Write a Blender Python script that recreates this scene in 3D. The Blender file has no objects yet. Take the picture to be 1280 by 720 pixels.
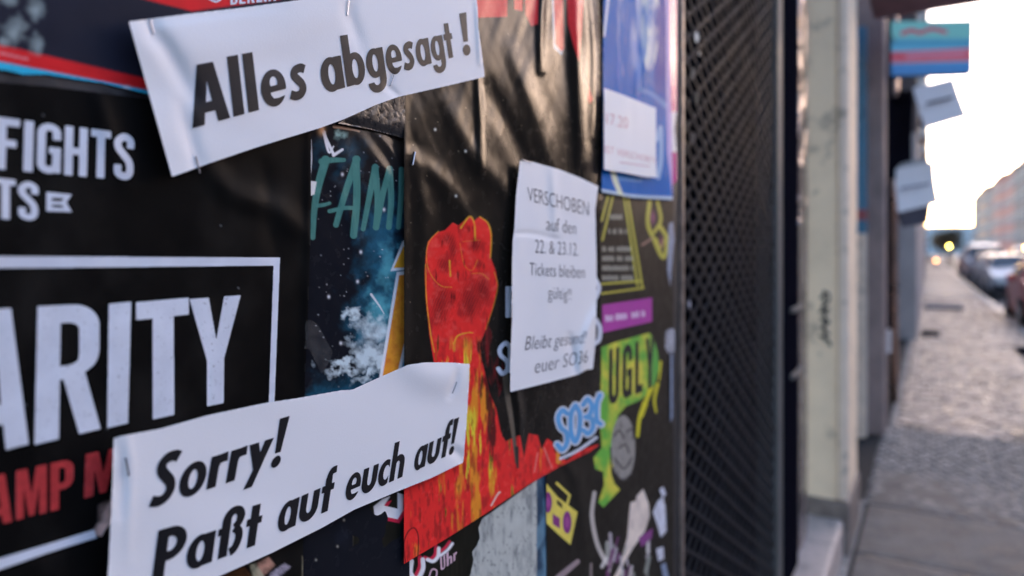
import bpy, bmesh, math, random
import numpy as np
from mathutils import Vector, Matrix
random.seed(7); RNG = np.random.default_rng(7)
SC = bpy.context.scene
# ---------------------------------------------------------------- camera
FPX, VPX, HY = 853.3, 1160.0, 315.0          # focal length, wall vanishing point, horizon, in 1280x720 photo pixels
D0, HC = 0.45, 1.40                          # camera distance from the poster wall, height above pavement
K = VPX - 640.0
L2 = FPX * FPX + K * K; LL = math.sqrt(L2)
YAW = math.atan2(K, FPX)
cam = bpy.data.cameras.new("camera"); camo = bpy.data.objects.new("camera", cam)
SC.collection.objects.link(camo); SC.camera = camo
camo.location = (D0, 0, HC); camo.rotation_euler = (math.radians(90), 0, YAW)
cam.sensor_width = 36; cam.lens = 24; cam.shift_y = -(360 - HY) / 1280.0
cam.clip_start = 0.02; cam.clip_end = 3000
cam.dof.use_dof = True; cam.dof.focus_distance = 0.625; cam.dof.aperture_fstop = 2.8; cam.dof.aperture_blades = 0
# ---------------------------------------------------------------- sky and sun
SUN_EL, SUN_AZ = math.radians(9.0), math.radians(20.0)     # azimuth from +Y towards +X
W = bpy.data.worlds.new("World"); SC.world = W; W.use_nodes = True
nt = W.node_tree; nt.nodes.clear()
sky = nt.nodes.new("ShaderNodeTexSky"); sky.sky_type = 'NISHITA'; sky.sun_disc = False
sky.sun_elevation = SUN_EL; sky.sun_rotation = SUN_AZ; sky.air_density = 1.0; sky.dust_density = 1.6; sky.ozone_density = 1.9
bg = nt.nodes.new("ShaderNodeBackground"); bg.inputs[1].default_value = 0.15
out = nt.nodes.new("ShaderNodeOutputWorld")
wb = nt.nodes.new("ShaderNodeVectorMath"); wb.operation = 'MULTIPLY'; wb.inputs[1].default_value = (1.13, .985, 1.04)   # camera white balance
nt.links.new(sky.outputs[0], wb.inputs[0]); nt.links.new(wb.outputs[0], bg.inputs[0]); nt.links.new(bg.outputs[0], out.inputs[0])
sun = bpy.data.lights.new("sun", 'SUN'); sun.energy = 0.8; sun.angle = math.radians(3); sun.color = (1, .78, .56)
suno = bpy.data.objects.new("sun", sun); SC.collection.objects.link(suno)
sd = Vector((math.sin(SUN_AZ) * math.cos(SUN_EL), math.cos(SUN_AZ) * math.cos(SUN_EL), math.sin(SUN_EL)))
suno.rotation_euler = sd.to_track_quat('Z', 'Y').to_euler()
SC.view_settings.view_transform = 'Standard'; SC.view_settings.look = 'None'
SC.view_settings.gamma = 1; SC.view_settings.exposure = 2.70
try: SC.cycles.use_denoising = True; SC.cycles.max_bounces = 6
except Exception: pass

# ================================================================ helpers
COL = SC.collection
def lin(r, g, b):
    f = lambda c: (c / 255) / 12.92 if c / 255 <= .04045 else ((c / 255 + .055) / 1.055) ** 2.4
    return np.array([f(r), f(g), f(b)])
ILL = np.array([.60, .62, .80])
def alb(r, g, b):                              # printed ink colour under the blue evening light
    return np.clip(lin(r, g, b) / ILL, .004, .82)
MATS = {}
def nn(t, ty, **kw):
    n = t.nodes.new(ty)
    for k, v in kw.items(): setattr(n, k, v)
    return n
def mat(name, color=(.5, .5, .5), rough=.6, spec=.5, metal=0, var=.12, scale=30, bump=.1, bscale=200, coat=0, attr=False, emit=None, stretch=None, dirt=None, rvar=.1, world=False):
    if name in MATS: return MATS[name]
    m = bpy.data.materials.new(name); m.use_nodes = True; t = m.node_tree; p = t.nodes["Principled BSDF"]
    tc = nn(t, "ShaderNodeTexCoord"); src = nn(t, 'ShaderNodeNewGeometry').outputs['Position'] if world else tc.outputs['Object']; src0 = src
    if stretch:
        mp = nn(t, "ShaderNodeMapping"); mp.inputs['Scale'].default_value = stretch
        t.links.new(src, mp.inputs[0]); src = mp.outputs[0]
    n1 = nn(t, "ShaderNodeTexNoise"); n1.inputs['Scale'].default_value = scale; n1.inputs['Detail'].default_value = 5
    t.links.new(src, n1.inputs[0])
    if attr:
        a = nn(t, "ShaderNodeAttribute"); a.attribute_name = 'Col'; base = a.outputs['Color']
    else:
        rgb = nn(t, "ShaderNodeRGB"); rgb.outputs[0].default_value = (*color, 1); base = rgb.outputs[0]
    mr = nn(t, "ShaderNodeMapRange"); mr.inputs[1].default_value = .3; mr.inputs[2].default_value = .7
    mr.inputs[3].default_value = 1 - var; mr.inputs[4].default_value = 1 + var
    t.links.new(n1.outputs[0], mr.inputs[0])
    mu = nn(t, "ShaderNodeVectorMath", operation='SCALE')
    t.links.new(base, mu.inputs[0]); t.links.new(mr.outputs[0], mu.inputs['Scale'])
    colo = mu.outputs[0]
    if dirt:
        n3 = nn(t, "ShaderNodeTexNoise"); n3.inputs['Scale'].default_value = dirt[1]; n3.inputs['Detail'].default_value = 8; n3.inputs['Roughness'].default_value = .7
        t.links.new(src0, n3.inputs[0])
        m3 = nn(t, "ShaderNodeMapRange"); m3.inputs[1].default_value = dirt[2]; m3.inputs[2].default_value = dirt[2] + .08; m3.inputs[4].default_value = dirt[3]
        t.links.new(n3.outputs[0], m3.inputs[0])
        mx = nn(t, "ShaderNodeMix", data_type='RGBA'); t.links.new(m3.outputs[0], mx.inputs[0]); t.links.new(colo, mx.inputs[6]); mx.inputs[7].default_value = (*dirt[0], 1)
        colo = mx.outputs[2]
    t.links.new(colo, p.inputs['Base Color'])
    m2 = nn(t, "ShaderNodeMapRange"); m2.inputs[1].default_value = .3; m2.inputs[2].default_value = .7
    m2.inputs[3].default_value = max(.02, rough - rvar); m2.inputs[4].default_value = min(1, rough + rvar)
    t.links.new(n1.outputs[0], m2.inputs[0]); t.links.new(m2.outputs[0], p.inputs['Roughness'])
    p.inputs['Specular IOR Level'].default_value = spec; p.inputs['Metallic'].default_value = metal
    p.inputs['Coat Weight'].default_value = coat; p.inputs['Coat Roughness'].default_value = .25
    if bump:
        n2 = nn(t, "ShaderNodeTexNoise"); n2.inputs['Scale'].default_value = bscale; n2.inputs['Detail'].default_value = 4
        t.links.new(src, n2.inputs[0])
        b = nn(t, "ShaderNodeBump"); b.inputs['Strength'].default_value = bump; b.inputs['Distance'].default_value = .4 / bscale
        t.links.new(n2.outputs[0], b.inputs['Height']); t.links.new(b.outputs[0], p.inputs['Normal'])
    if emit:
        p.inputs['Emission Color'].default_value = (*emit[0], 1); p.inputs['Emission Strength'].default_value = emit[1]
    MATS[name] = m; return m
def tag(o, label=None, cat=None, group=None, kind=None):
    for k, v in (('label', label), ('category', cat), ('group', group), ('kind', kind)):
        if v: o[k] = v
    return o
def link(name, me, m=None, parent=None):
    o = bpy.data.objects.new(name, me); COL.objects.link(o)
    if m is not None and me is not None and len(me.materials) == 0: me.materials.append(m)
    if parent: o.parent = parent
    return o
def empty(name, loc=(0, 0, 0), rz=0, **kw):
    o = bpy.data.objects.new(name, None); COL.objects.link(o); o.location = loc; o.rotation_euler = (0, 0, rz)
    o.empty_display_size = .1
    return tag(o, **kw)
def dup(o, parent=None):
    c = o.copy(); COL.objects.link(c); c.parent = parent
    for ch in list(o.children): dup(ch, c)
    return c
def tri_mesh(name, V, T, smooth=True, col=None):
    me = bpy.data.meshes.new(name); V = np.asarray(V, np.float32); T = np.asarray(T, np.int32)
    me.vertices.add(len(V)); me.vertices.foreach_set('co', V.ravel())
    me.loops.add(T.size); me.loops.foreach_set('vertex_index', T.ravel())
    me.polygons.add(len(T)); me.polygons.foreach_set('loop_start', np.arange(0, T.size, 3, dtype=np.int32))
    me.polygons.foreach_set('use_smooth', np.full(len(T), smooth, bool))
    me.update(calc_edges=True)
    if col is not None:
        a = me.color_attributes.new('Col', 'FLOAT_COLOR', 'POINT')
        a.data.foreach_set('color', np.concatenate([col, np.ones((len(V), 1))], 1).astype(np.float32).ravel())
    return me
def bm_box(bm, x0, x1, y0, y1, z0, z1, bev=0):
    vs = [bm.verts.new(p) for p in ((x0,y0,z0),(x1,y0,z0),(x1,y1,z0),(x0,y1,z0),(x0,y0,z1),(x1,y0,z1),(x1,y1,z1),(x0,y1,z1))]
    fs = [bm.faces.new([vs[i] for i in q]) for q in ((3,2,1,0),(4,5,6,7),(0,1,5,4),(1,2,6,5),(2,3,7,6),(3,0,4,7))]
    if bev: bmesh.ops.bevel(bm, geom=list({e for f in fs for e in f.edges}), offset=bev, segments=1, affect='EDGES')
def bm_obj(name, bm, m, parent=None, smooth=False):
    me = bpy.data.meshes.new(name); bm.to_mesh(me); bm.free()
    if smooth: me.polygons.foreach_set('use_smooth', np.ones(len(me.polygons), bool))
    return link(name, me, m, parent)
def box(name, x0, x1, y0, y1, z0, z1, m, parent=None, bev=0):
    bm = bmesh.new(); bm_box(bm, x0, x1, y0, y1, z0, z1, bev); return bm_obj(name, bm, m, parent)
def bm_cyl(bm, p0, p1, r0, r1=None, n=12, caps=True):
    p0, p1 = Vector(p0), Vector(p1); r1 = r0 if r1 is None else r1
    q = (p1 - p0).to_track_quat('Z', 'Y')
    A = [bm.verts.new(p0 + q @ Vector((r0 * math.cos(a), r0 * math.sin(a), 0))) for a in np.linspace(0, 2 * math.pi, n, endpoint=False)]
    B = [bm.verts.new(p1 + q @ Vector((r1 * math.cos(a), r1 * math.sin(a), 0))) for a in np.linspace(0, 2 * math.pi, n, endpoint=False)]
    for i in range(n): bm.faces.new((A[i], A[(i + 1) % n], B[(i + 1) % n], B[i]))
    if caps: bm.faces.new(A[::-1]); bm.faces.new(B)
def P(px, py, e=0.0):
    """photo pixel -> point on the poster wall (plane x = e, facing +X)"""
    px = np.asarray(px, float); py = np.asarray(py, float); w = VPX - px; dd = D0 - e
    return np.stack([np.broadcast_to(e, px.shape) + 0 * px, dd * L2 / (FPX * w) - dd * K / FPX, HC + (HY - py) * dd * LL / (FPX * w)], -1)
def ST(px, py):
    q = P(px, py); return q[..., 1], q[..., 2]
def CAMP(px, py, z):
    """point at depth z seen at a photo pixel (for things that hang in the street)"""
    F = Vector((-math.sin(YAW), math.cos(YAW), 0)); R = Vector((math.cos(YAW), math.sin(YAW), 0))
    return Vector((D0, 0, HC)) + F * z + R * ((px - 640) / FPX * z) + Vector((0, 0, (HY - py) / FPX * z))
# ---- numpy value noise
_PERM = np.random.default_rng(3).random((256, 256))
def vnoise(x, y):
    xi = np.floor(x).astype(int); yi = np.floor(y).astype(int); fx = x - xi; fy = y - yi
    fx = fx * fx * (3 - 2 * fx); fy = fy * fy * (3 - 2 * fy)
    g = lambda a, b: _PERM[a & 255, b & 255]
    return (g(xi, yi) * (1 - fx) + g(xi + 1, yi) * fx) * (1 - fy) + (g(xi, yi + 1) * (1 - fx) + g(xi + 1, yi + 1) * fx) * fy
def fbm(x, y, o=4, seed=0):
    x = x + seed * 17.3; y = y + seed * 9.1; s = 0; a = .5; tot = 0
    for i in range(o): s = s + a * vnoise(x, y); tot += a; x = x * 2.03 + 5.2; y = y * 2.03 + 1.7; a *= .5
    return s / tot
# ---- raster masks in photo pixels
class Cv:
    def __init__(s, x0, y0, x1, y1, step, base=None):
        s.x0, s.y0, s.st = x0, y0, step
        s.nx = int(round((x1 - x0) / step)) + 1; s.ny = int(round((y1 - y0) / step)) + 1
        s.X, s.Y = np.meshgrid(x0 + np.arange(s.nx) * step, y0 + np.arange(s.ny) * step)
        s.M = np.zeros((s.ny, s.nx))
        if base is not None: s.C = np.ones((s.ny, s.nx, 3)) * np.asarray(base)
    def poly(s, pts, ss=4):
        """coverage 0..1 of a polygon"""
        pts = np.asarray(pts, float); g = (pts - [s.x0, s.y0]) / s.st
        i0 = max(0, int(g[:, 0].min()) - 1); i1 = min(s.nx, int(g[:, 0].max()) + 3)
        j0 = max(0, int(g[:, 1].min()) - 1); j1 = min(s.ny, int(g[:, 1].max()) + 3)
        o = np.zeros((s.ny, s.nx))
        if i1 <= i0 or j1 <= j0: return o
        sub = (np.arange(ss) + .5) / ss - .5
        xs = (np.arange(i0, i1)[:, None] + sub).ravel(); ys = (np.arange(j0, j1)[:, None] + sub).ravel()
        par = np.zeros((len(ys), len(xs)), bool)
        for a, b in zip(g, np.roll(g, -1, 0)):
            if a[1] == b[1]: continue
            lo, hi = (a, b) if a[1] < b[1] else (b, a)
            r = np.nonzero((ys >= lo[1]) & (ys < hi[1]))[0]
            if len(r) == 0: continue
            xc = lo[0] + (ys[r] - lo[1]) * (hi[0] - lo[0]) / (hi[1] - lo[1])
            par[r] ^= xs[None, :] > xc[:, None]
        o[j0:j1, i0:i1] = par.reshape(j1 - j0, ss, i1 - i0, ss).mean((1, 3)); return o
    def stroke(s, pts, w0, w1=None, soft=.5, cat=True):
        """coverage of a round brush stroke, width w0 -> w1"""
        pts = np.asarray(pts, float); w1 = w0 if w1 is None else w1
        if cat and len(pts) > 2: pts = catmull(pts)
        n = len(pts) - 1; o = np.zeros((s.ny, s.nx)); mw = max(w0, w1) / 2 + soft * 2 + s.st
        for k in range(n):
            a, b = pts[k], pts[k + 1]
            i0 = max(0, int((min(a[0], b[0]) - mw - s.x0) / s.st)); i1 = min(s.nx, int((max(a[0], b[0]) + mw - s.x0) / s.st) + 2)
            j0 = max(0, int((min(a[1], b[1]) - mw - s.y0) / s.st)); j1 = min(s.ny, int((max(a[1], b[1]) + mw - s.y0) / s.st) + 2)
            if i1 <= i0 or j1 <= j0: continue
            X = s.X[j0:j1, i0:i1]; Y = s.Y[j0:j1, i0:i1]; d = b - a; q = max(1e-9, d @ d)
            t = np.clip(((X - a[0]) * d[0] + (Y - a[1]) * d[1]) / q, 0, 1)
            dist = np.hypot(X - a[0] - t * d[0], Y - a[1] - t * d[1])
            w = w0 + (w1 - w0) * (k + t) / n
            o[j0:j1, i0:i1] = np.maximum(o[j0:j1, i0:i1], np.clip((w / 2 - dist) / (2 * soft) + .5, 0, 1))
        return o
    warp = 0
    def blob(s, cx, cy, rx, ry, p=2):
        if s.warp:
            if not hasattr(s, 'WX'): s.WX = s.warp * (fbm(s.X / 14, s.Y / 14, 4, 91) - .5); s.WY = s.warp * (fbm(s.X / 14, s.Y / 14, 4, 92) - .5)
            return np.exp(-(((s.X + s.WX - cx) / rx) ** 2 + ((s.Y + s.WY - cy) / ry) ** 2) ** (p / 2))
        return np.exp(-(((s.X - cx) / rx) ** 2 + ((s.Y - cy) / ry) ** 2) ** (p / 2))
    def add(s, m): s.M = np.maximum(s.M, m)
    def sub(s, m): s.M = s.M * (1 - m)
    def paint(s, m, c, a=1.0): s.C = s.C * (1 - (m * a)[..., None]) + np.asarray(c) * (m * a)[..., None]
    def sample(s, px, py):
        u = np.clip((px - s.x0) / s.st, 0, s.nx - 1.001); v = np.clip((py - s.y0) / s.st, 0, s.ny - 1.001)
        i = u.astype(int); j = v.astype(int); u = (u - i)[:, None]; v = (v - j)[:, None]
        return (s.C[j, i] * (1 - u) + s.C[j, i + 1] * u) * (1 - v) + (s.C[j + 1, i] * (1 - u) + s.C[j + 1, i + 1] * u) * v
def catmull(pts, n=6):
    p = np.vstack([2 * pts[0] - pts[1], pts, 2 * pts[-1] - pts[-2]]); o = []
    for i in range(1, len(p) - 2):
        for t in np.linspace(0, 1, n, endpoint=False):
            a, b, c, d = p[i - 1], p[i], p[i + 1], p[i + 2]
            o.append(.5 * (2 * b + (c - a) * t + (2 * a - 5 * b + 4 * c - d) * t * t + (3 * b - a - 3 * c + d) * t ** 3))
    o.append(p[-2]); return np.array(o)
# marching squares with conforming, shared vertices
_TAB = {1:['d','cd','da'],2:['c','bc','cd'],3:['d','c','bc','da'],4:['b','ab','bc'],6:['b','ab','cd','c'],7:['d','c','b','ab','da'],
        8:['a','da','ab'],9:['a','d','cd','ab'],11:['a','d','c','bc','ab'],12:['a','da','bc','b'],13:['a','d','cd','bc','b'],14:['a','da','cd','c','b'],15:['a','d','c','b']}
_TAB2 = {5:[['d','cd','da'],['b','ab','bc']],10:[['a','da','ab'],['c','bc','cd']]}
def ms(F, x0, y0, st):
    F = np.pad(F, 1); x0 -= st; y0 -= st; ny, nx = F.shape; N = nx * ny; ins = F >= .5
    a = ins[:-1, :-1]; b = ins[:-1, 1:]; c = ins[1:, 1:]; d = ins[1:, :-1]
    code = a * 8 + b * 4 + c * 2 + d * 1; tris = []
    def ids(tok, j, i):
        return {'a': j * nx + i, 'b': j * nx + i + 1, 'c': (j + 1) * nx + i + 1, 'd': (j + 1) * nx + i,
                'ab': N + j * nx + i, 'cd': N + (j + 1) * nx + i, 'da': 2 * N + j * nx + i, 'bc': 2 * N + j * nx + i + 1}[tok]
    for k in range(1, 16):
        j, i = np.nonzero(code == k)
        if len(j) == 0: continue
        for poly in ([_TAB[k]] if k in _TAB else _TAB2[k]):
            v = [ids(t, j, i) for t in poly]
            for q in range(1, len(v) - 1): tris.append(np.stack([v[0], v[q], v[q + 1]], 1))
    if not tris: return np.zeros((0, 2)), np.zeros((0, 3), int)
    T = np.concatenate(tris); u, inv = np.unique(T, return_inverse=True); T = inv.reshape(T.shape)
    ty = u // N; r = u % N; j = r // nx; i = r % nx; x = i.astype(float); y = j.astype(float)
    h = ty == 1; f0 = F[j[h], i[h]]; f1 = F[j[h], i[h] + 1]; x[h] += (.5 - f0) / (f1 - f0)
    h = ty == 2; f0 = F[j[h], i[h]]; f1 = F[j[h] + 1, i[h]]; y[h] += (.5 - f0) / (f1 - f0)
    return np.stack([x0 + x * st, y0 + y * st], 1), T
def sheet(name, cv, e, m, parent=None, lift=0.0, color=False, smooth=True):
    """turn a canvas mask into a surface on the wall; e(px,py) = height off the wall"""
    V, T = ms(cv.M, cv.x0, cv.y0, cv.st)
    ee = e(V[:, 0], V[:, 1]) + lift
    me = tri_mesh(name, P(V[:, 0], V[:, 1], ee), T, smooth, cv.sample(V[:, 0], V[:, 1]) if color else None)
    return link(name, me, m, parent)
# ---- lettering
def homog(w, q):
    """em box [0,w]x[0,1] -> quad (BL, BR, TR, TL) in px"""
    src = [(0, 0), (w, 0), (w, 1), (0, 1)]; A = []; B = []
    for (x, y), (X, Y) in zip(src, q):
        A.append([x, y, 1, 0, 0, 0, -X * x, -X * y]); B.append(X); A.append([0, 0, 0, x, y, 1, -Y * x, -Y * y]); B.append(Y)
    h = np.linalg.solve(np.array(A, float), np.array(B, float)); H = np.append(h, 1).reshape(3, 3)
    def f(p):
        p = np.asarray(p, float); r = np.c_[p, np.ones(len(p))] @ H.T; return r[:, :2] / r[:, 2:]
    return f
def R_(x0, y0, x1, y1): return [(x0, y0), (x1, y0), (x1, y1), (x0, y1)]
def E_(cx, cy, rx, ry, a0=0, a1=360, n=36): return [(cx + rx * math.cos(math.radians(a)), cy + ry * math.sin(math.radians(a))) for a in np.linspace(a0, a1, n)]
def S_(pts, w, w1=None):
    p = catmull(np.array(pts, float)) if len(pts) > 2 else np.array(pts, float); w1 = w if w1 is None else w1
    d = np.gradient(p, axis=0); d /= np.linalg.norm(d, axis=1)[:, None]; n = np.c_[-d[:, 1], d[:, 0]]
    ww = np.linspace(w, w1, len(p))[:, None] / 2
    return [tuple(v) for v in np.vstack([p + n * ww, (p - n * ww)[::-1]])]
FU = {  # heavy condensed geometric sans: (advance, [(sign, outline), ...])
 'A': (.66, [(1, [(-.02,0),(.17,1),(.47,1),(.68,0),(.45,0),(.42,.19),(.23,.19),(.2,0)]), (-1, [(.265,.36),(.32,.72),(.375,.36)])]),
 'l': (.22, [(1, R_(0,0,.22,1.04))]),
 'a': (.58, [(1, E_(.27,.32,.27,.34)), (-1, E_(.28,.32,.085,.2)), (1, R_(.365,0,.58,.65))]),
 'b': (.58, [(1, E_(.31,.32,.27,.34)), (-1, E_(.30,.32,.085,.2)), (1, R_(0,0,.215,1.04))]),
 'g': (.58, [(1, E_(.28,-.06,.29,.24,180,360)), (-1, E_(.27,-.05,.10,.09,180,360)), (-1, R_(-.05,-.06,.37,.1)), (1, E_(.27,.34,.27,.32)), (-1, E_(.28,.34,.085,.19)), (1, R_(.365,-.07,.58,.65))]),
 'e': (.56, [(1, E_(.28,.32,.28,.34)), (-1, E_(.29,.42,.085,.11)), (-1, [(.2,.27),(.6,.27),(.6,.15),(.36,.12),(.26,.13),(.21,.2)]), (1, R_(.1,.25,.555,.36))]),
 's': (.44, [(1, S_([(.40,.53),(.30,.575),(.165,.545),(.13,.46),(.20,.37),(.28,.28),(.31,.18),(.24,.085),(.12,.07),(.0,.12)], .165))]),
 'S': (.54, [(1, S_([(.50,.86),(.40,.91),(.24,.90),(.15,.80),(.17,.67),(.28,.54),(.38,.42),(.41,.27),(.33,.14),(.19,.10),(.02,.15)], .2))]),
 't': (.40, [(1, R_(.09,0,.31,.93)), (1, R_(0,.49,.40,.65))]),
 'f': (.40, [(1, R_(.09,0,.31,.82)), (1, S_([(.20,.7),(.205,.84),(.27,.95),(.42,.965)], .2,.17)), (1, R_(0,.49,.41,.65))]),
 '!': (.26, [(1, [(.055,.29),(.0,1.02),(.26,1.02),(.205,.29)]), (1, E_(.13,.1,.125,.125))]),
 'o': (.60, [(1, E_(.30,.32,.30,.34)), (-1, E_(.30,.32,.10,.19))]),
 'r': (.40, [(1, R_(0,0,.22,.65)), (1, S_([(.12,.38),(.2,.54),(.40,.57)], .17,.19))]),
 'y': (.60, [(1, [(-.02,.65),(.22,.65),(.36,.25),(.33,.05),(.2,.08)]), (1, [(.37,.65),(.6,.65),(.25,-.28),(.03,-.28),(.2,.1)])]),
 'P': (.58, [(1, E_(.26,.68,.33,.32)), (-1, R_(-.1,.3,.06,1.05)), (-1, E_(.26,.68,.13,.14)), (1, R_(0,0,.22,1.0))]),
 'ß': (.62, [(1, E_(.34,.76,.27,.28,0,180)), (-1, E_(.345,.74,.07,.13,0,180)), (1, R_(.07,0,.28,.77)), (1, R_(0,.49,.1,.64)), (1, S_([(.51,.78),(.47,.66),(.38,.58)], .2,.16)), (1, S_([(.38,.57),(.5,.46),(.52,.3),(.45,.12),(.34,.06)], .17,.2))]),
 'u': (.60, [(1, E_(.30,.27,.30,.29)), (-1, R_(-.05,.28,.65,.7)), (-1, E_(.3,.29,.085,.12)), (1, R_(0,.26,.215,.65)), (1, R_(.385,.26,.60,.65))]),
 'c': (.46, [(1, E_(.30,.32,.30,.34)), (-1, E_(.33,.32,.12,.19)), (-1, R_(.44,-.1,.7,.8))]),
 'h': (.58, [(1, E_(.33,.40,.25,.26,0,180)), (-1, E_(.29,.38,.085,.12,0,180)), (1, R_(.365,0,.58,.42)), (1, R_(0,0,.215,1.04))]),
}
CN = {  # condensed poster capitals
 'F': (.40, [(1, R_(0,0,.16,1)), (1, R_(0,.85,.39,1)), (1, R_(0,.44,.34,.58))]),
 'I': (.17, [(1, R_(0,0,.17,1))]),
 'G': (.44, [(1, E_(.22,.8,.22,.2,0,180)+E_(.22,.2,.22,.2,180,360)), (-1, E_(.22,.8,.065,.06,0,180)+E_(.22,.2,.065,.06,180,360)), (-1, R_(.25,.52,.5,.68)), (1, R_(.22,.4,.44,.53)), (1, R_(.31,.02,.44,.5))]),
 'H': (.44, [(1, R_(0,0,.16,1)), (1, R_(.28,0,.44,1)), (1, R_(.1,.43,.34,.57))]),
 'T': (.40, [(1, R_(.12,0,.28,1)), (1, R_(0,.85,.40,1))]),
 'S': (.42, [(1, S_([(.34,.68),(.34,.84),(.21,.92),(.085,.82),(.09,.68),(.2,.54),(.31,.4),(.34,.24),(.31,.12),(.21,.08),(.09,.14),(.08,.32)], .155))]),
 'A': (.46, [(1, [(0,0),(.13,1),(.33,1),(.46,0),(.3,0),(.28,.18),(.18,.18),(.16,0)]), (-1, [(.195,.32),(.23,.72),(.265,.32)])]),
 'R': (.46, [(1, [(0,0),(0,1),(.25,1)]+E_(.25,.82,.2,.18,90,0,10)+E_(.25,.63,.2,.2,0,-40,6)+[(.34,.46),(.46,0),(.30,0),(.185,.43),(.16,.43),(.16,0)]), (-1, E_(.21,.80,.085,.06,90,0,6)+E_(.21,.58,.085,.05,0,-90,6)+[(.16,.53),(.16,.86)])]),
 'Y': (.46, [(1, [(0,1),(.165,1),(.235,.62),(.305,1),(.46,1),(.31,.44),(.31,0),(.15,0),(.15,.44)])]),
 'M': (.56, [(1, [(0,0),(0,1),(.2,1),(.28,.45),(.36,1),(.56,1),(.56,0),(.42,0),(.42,.62),(.33,.02),(.23,.02),(.14,.62),(.14,0)])]),
 'P': (.44, [(1, [(0,0),(0,1),(.24,1)]+E_(.24,.82,.2,.18,90,0,10)+E_(.24,.6,.2,.2,0,-90,10)+[(.16,.4),(.16,0)]), (-1, E_(.2,.8,.08,.06,90,0,6)+E_(.2,.6,.08,.06,0,-90,6)+[(.16,.54),(.16,.86)])]),
 'U': (.44, [(1, [(0,1),(0,.2)]+E_(.22,.2,.22,.2,180,360,12)+[(.44,1),(.29,1),(.29,.2)]+E_(.22,.2,.07,.07,0,-180,8)+[(.15,1)])]),
 'L': (.36, [(1, R_(0,0,.155,1)), (1, R_(0,0,.36,.15))]),
 'B': (.44, [(1, [(0,0),(0,1),(.24,1)]+E_(.24,.78,.18,.22,90,-60,10)+E_(.24,.26,.2,.26,60,-90,10)), (-1, R_(.16,.6,.27,.86)), (-1, R_(.16,.14,.28,.45))]),
 'E': (.38, [(1, R_(0,0,.15,1)), (1, R_(0,.86,.38,1)), (1, R_(0,.43,.33,.57)), (1, R_(0,0,.38,.14))]),
 'N': (.46, [(1, [(0,0),(0,1),(.16,1),(.31,.42),(.31,1),(.46,1),(.46,0),(.31,0),(.15,.58),(.15,0)])]),
 '0': (.42, [(1, E_(.21,.78,.21,.22,0,180)+E_(.21,.22,.21,.22,180,360)), (-1, E_(.21,.78,.07,.09,0,180)+E_(.21,.22,.07,.09,180,360))]),
 '3': (.42, [(1, S_([(.06,.72),(.09,.88),(.22,.93),(.33,.84),(.33,.66),(.2,.53)], .15)), (1, S_([(.2,.53),(.34,.4),(.34,.18),(.22,.07),(.08,.14),(.06,.3)], .15))]),
}
def text_polys(s, font, gap=.06, sp=.25):
    x = 0; out = []
    for ch in s:
        if ch == ' ': x += sp; continue
        adv, parts = font[ch]; out.append([(sg, np.array(p, float) + [x, 0]) for sg, p in parts]); x += adv + gap
    return x - gap, out
def letter(cv, s, font, quad, gap=.06, sp=.25):
    w, gl = text_polys(s, font, gap, sp); f = homog(w, quad)
    for parts in gl:
        m = np.zeros_like(cv.M)
        for sg, p in parts:
            q = f(p); c = cv.poly(q)
            m = np.maximum(m, c) if sg > 0 else m * (1 - c)
        cv.add(m)
def sans(cv, s, quad, thin=-.012, cap=.73):
    """built-in font, fitted to a quad"""
    c = bpy.data.curves.new('t', 'FONT'); c.body = s; c.offset = thin; c.resolution_u = 3
    o = bpy.data.objects.new('t', c); COL.objects.link(o)
    dg = bpy.context.evaluated_depsgraph_get(); me = bpy.data.meshes.new_from_object(o.evaluated_get(dg))
    me.calc_loop_triangles(); V = np.array([v.co[:2] for v in me.vertices]); T = [tuple(t.vertices) for t in me.loop_triangles]
    bpy.data.objects.remove(o); bpy.data.curves.remove(c); bpy.data.meshes.remove(me)
    x0, x1 = V[:, 0].min(), V[:, 0].max(); V = (V - [x0, 0]) / cap; w = (x1 - x0) / cap
    q = homog(w, quad)(V); g = (q - [cv.x0, cv.y0]) / cv.st; ss = 4
    A = np.zeros((cv.ny * ss, cv.nx * ss), bool)
    for t in T:
        p = g[list(t)] * ss + ss / 2 - .5; i0 = max(0, int(p[:, 0].min())); i1 = min(A.shape[1], int(p[:, 0].max()) + 2); j0 = max(0, int(p[:, 1].min())); j1 = min(A.shape[0], int(p[:, 1].max()) + 2)
        if i1 <= i0 or j1 <= j0: continue
        X, Y = np.meshgrid(np.arange(i0, i1), np.arange(j0, j1)); sgn = []
        for k in range(3):
            a, b = p[k], p[(k + 1) % 3]; sgn.append((b[0] - a[0]) * (Y - a[1]) - (b[1] - a[1]) * (X - a[0]))
        A[j0:j1, i0:i1] |= ((sgn[0] >= 0) & (sgn[1] >= 0) & (sgn[2] >= 0)) | ((sgn[0] <= 0) & (sgn[1] <= 0) & (sgn[2] <= 0))
    cv.add(A.reshape(cv.ny, ss, cv.nx, ss).mean((1, 3)))

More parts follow.
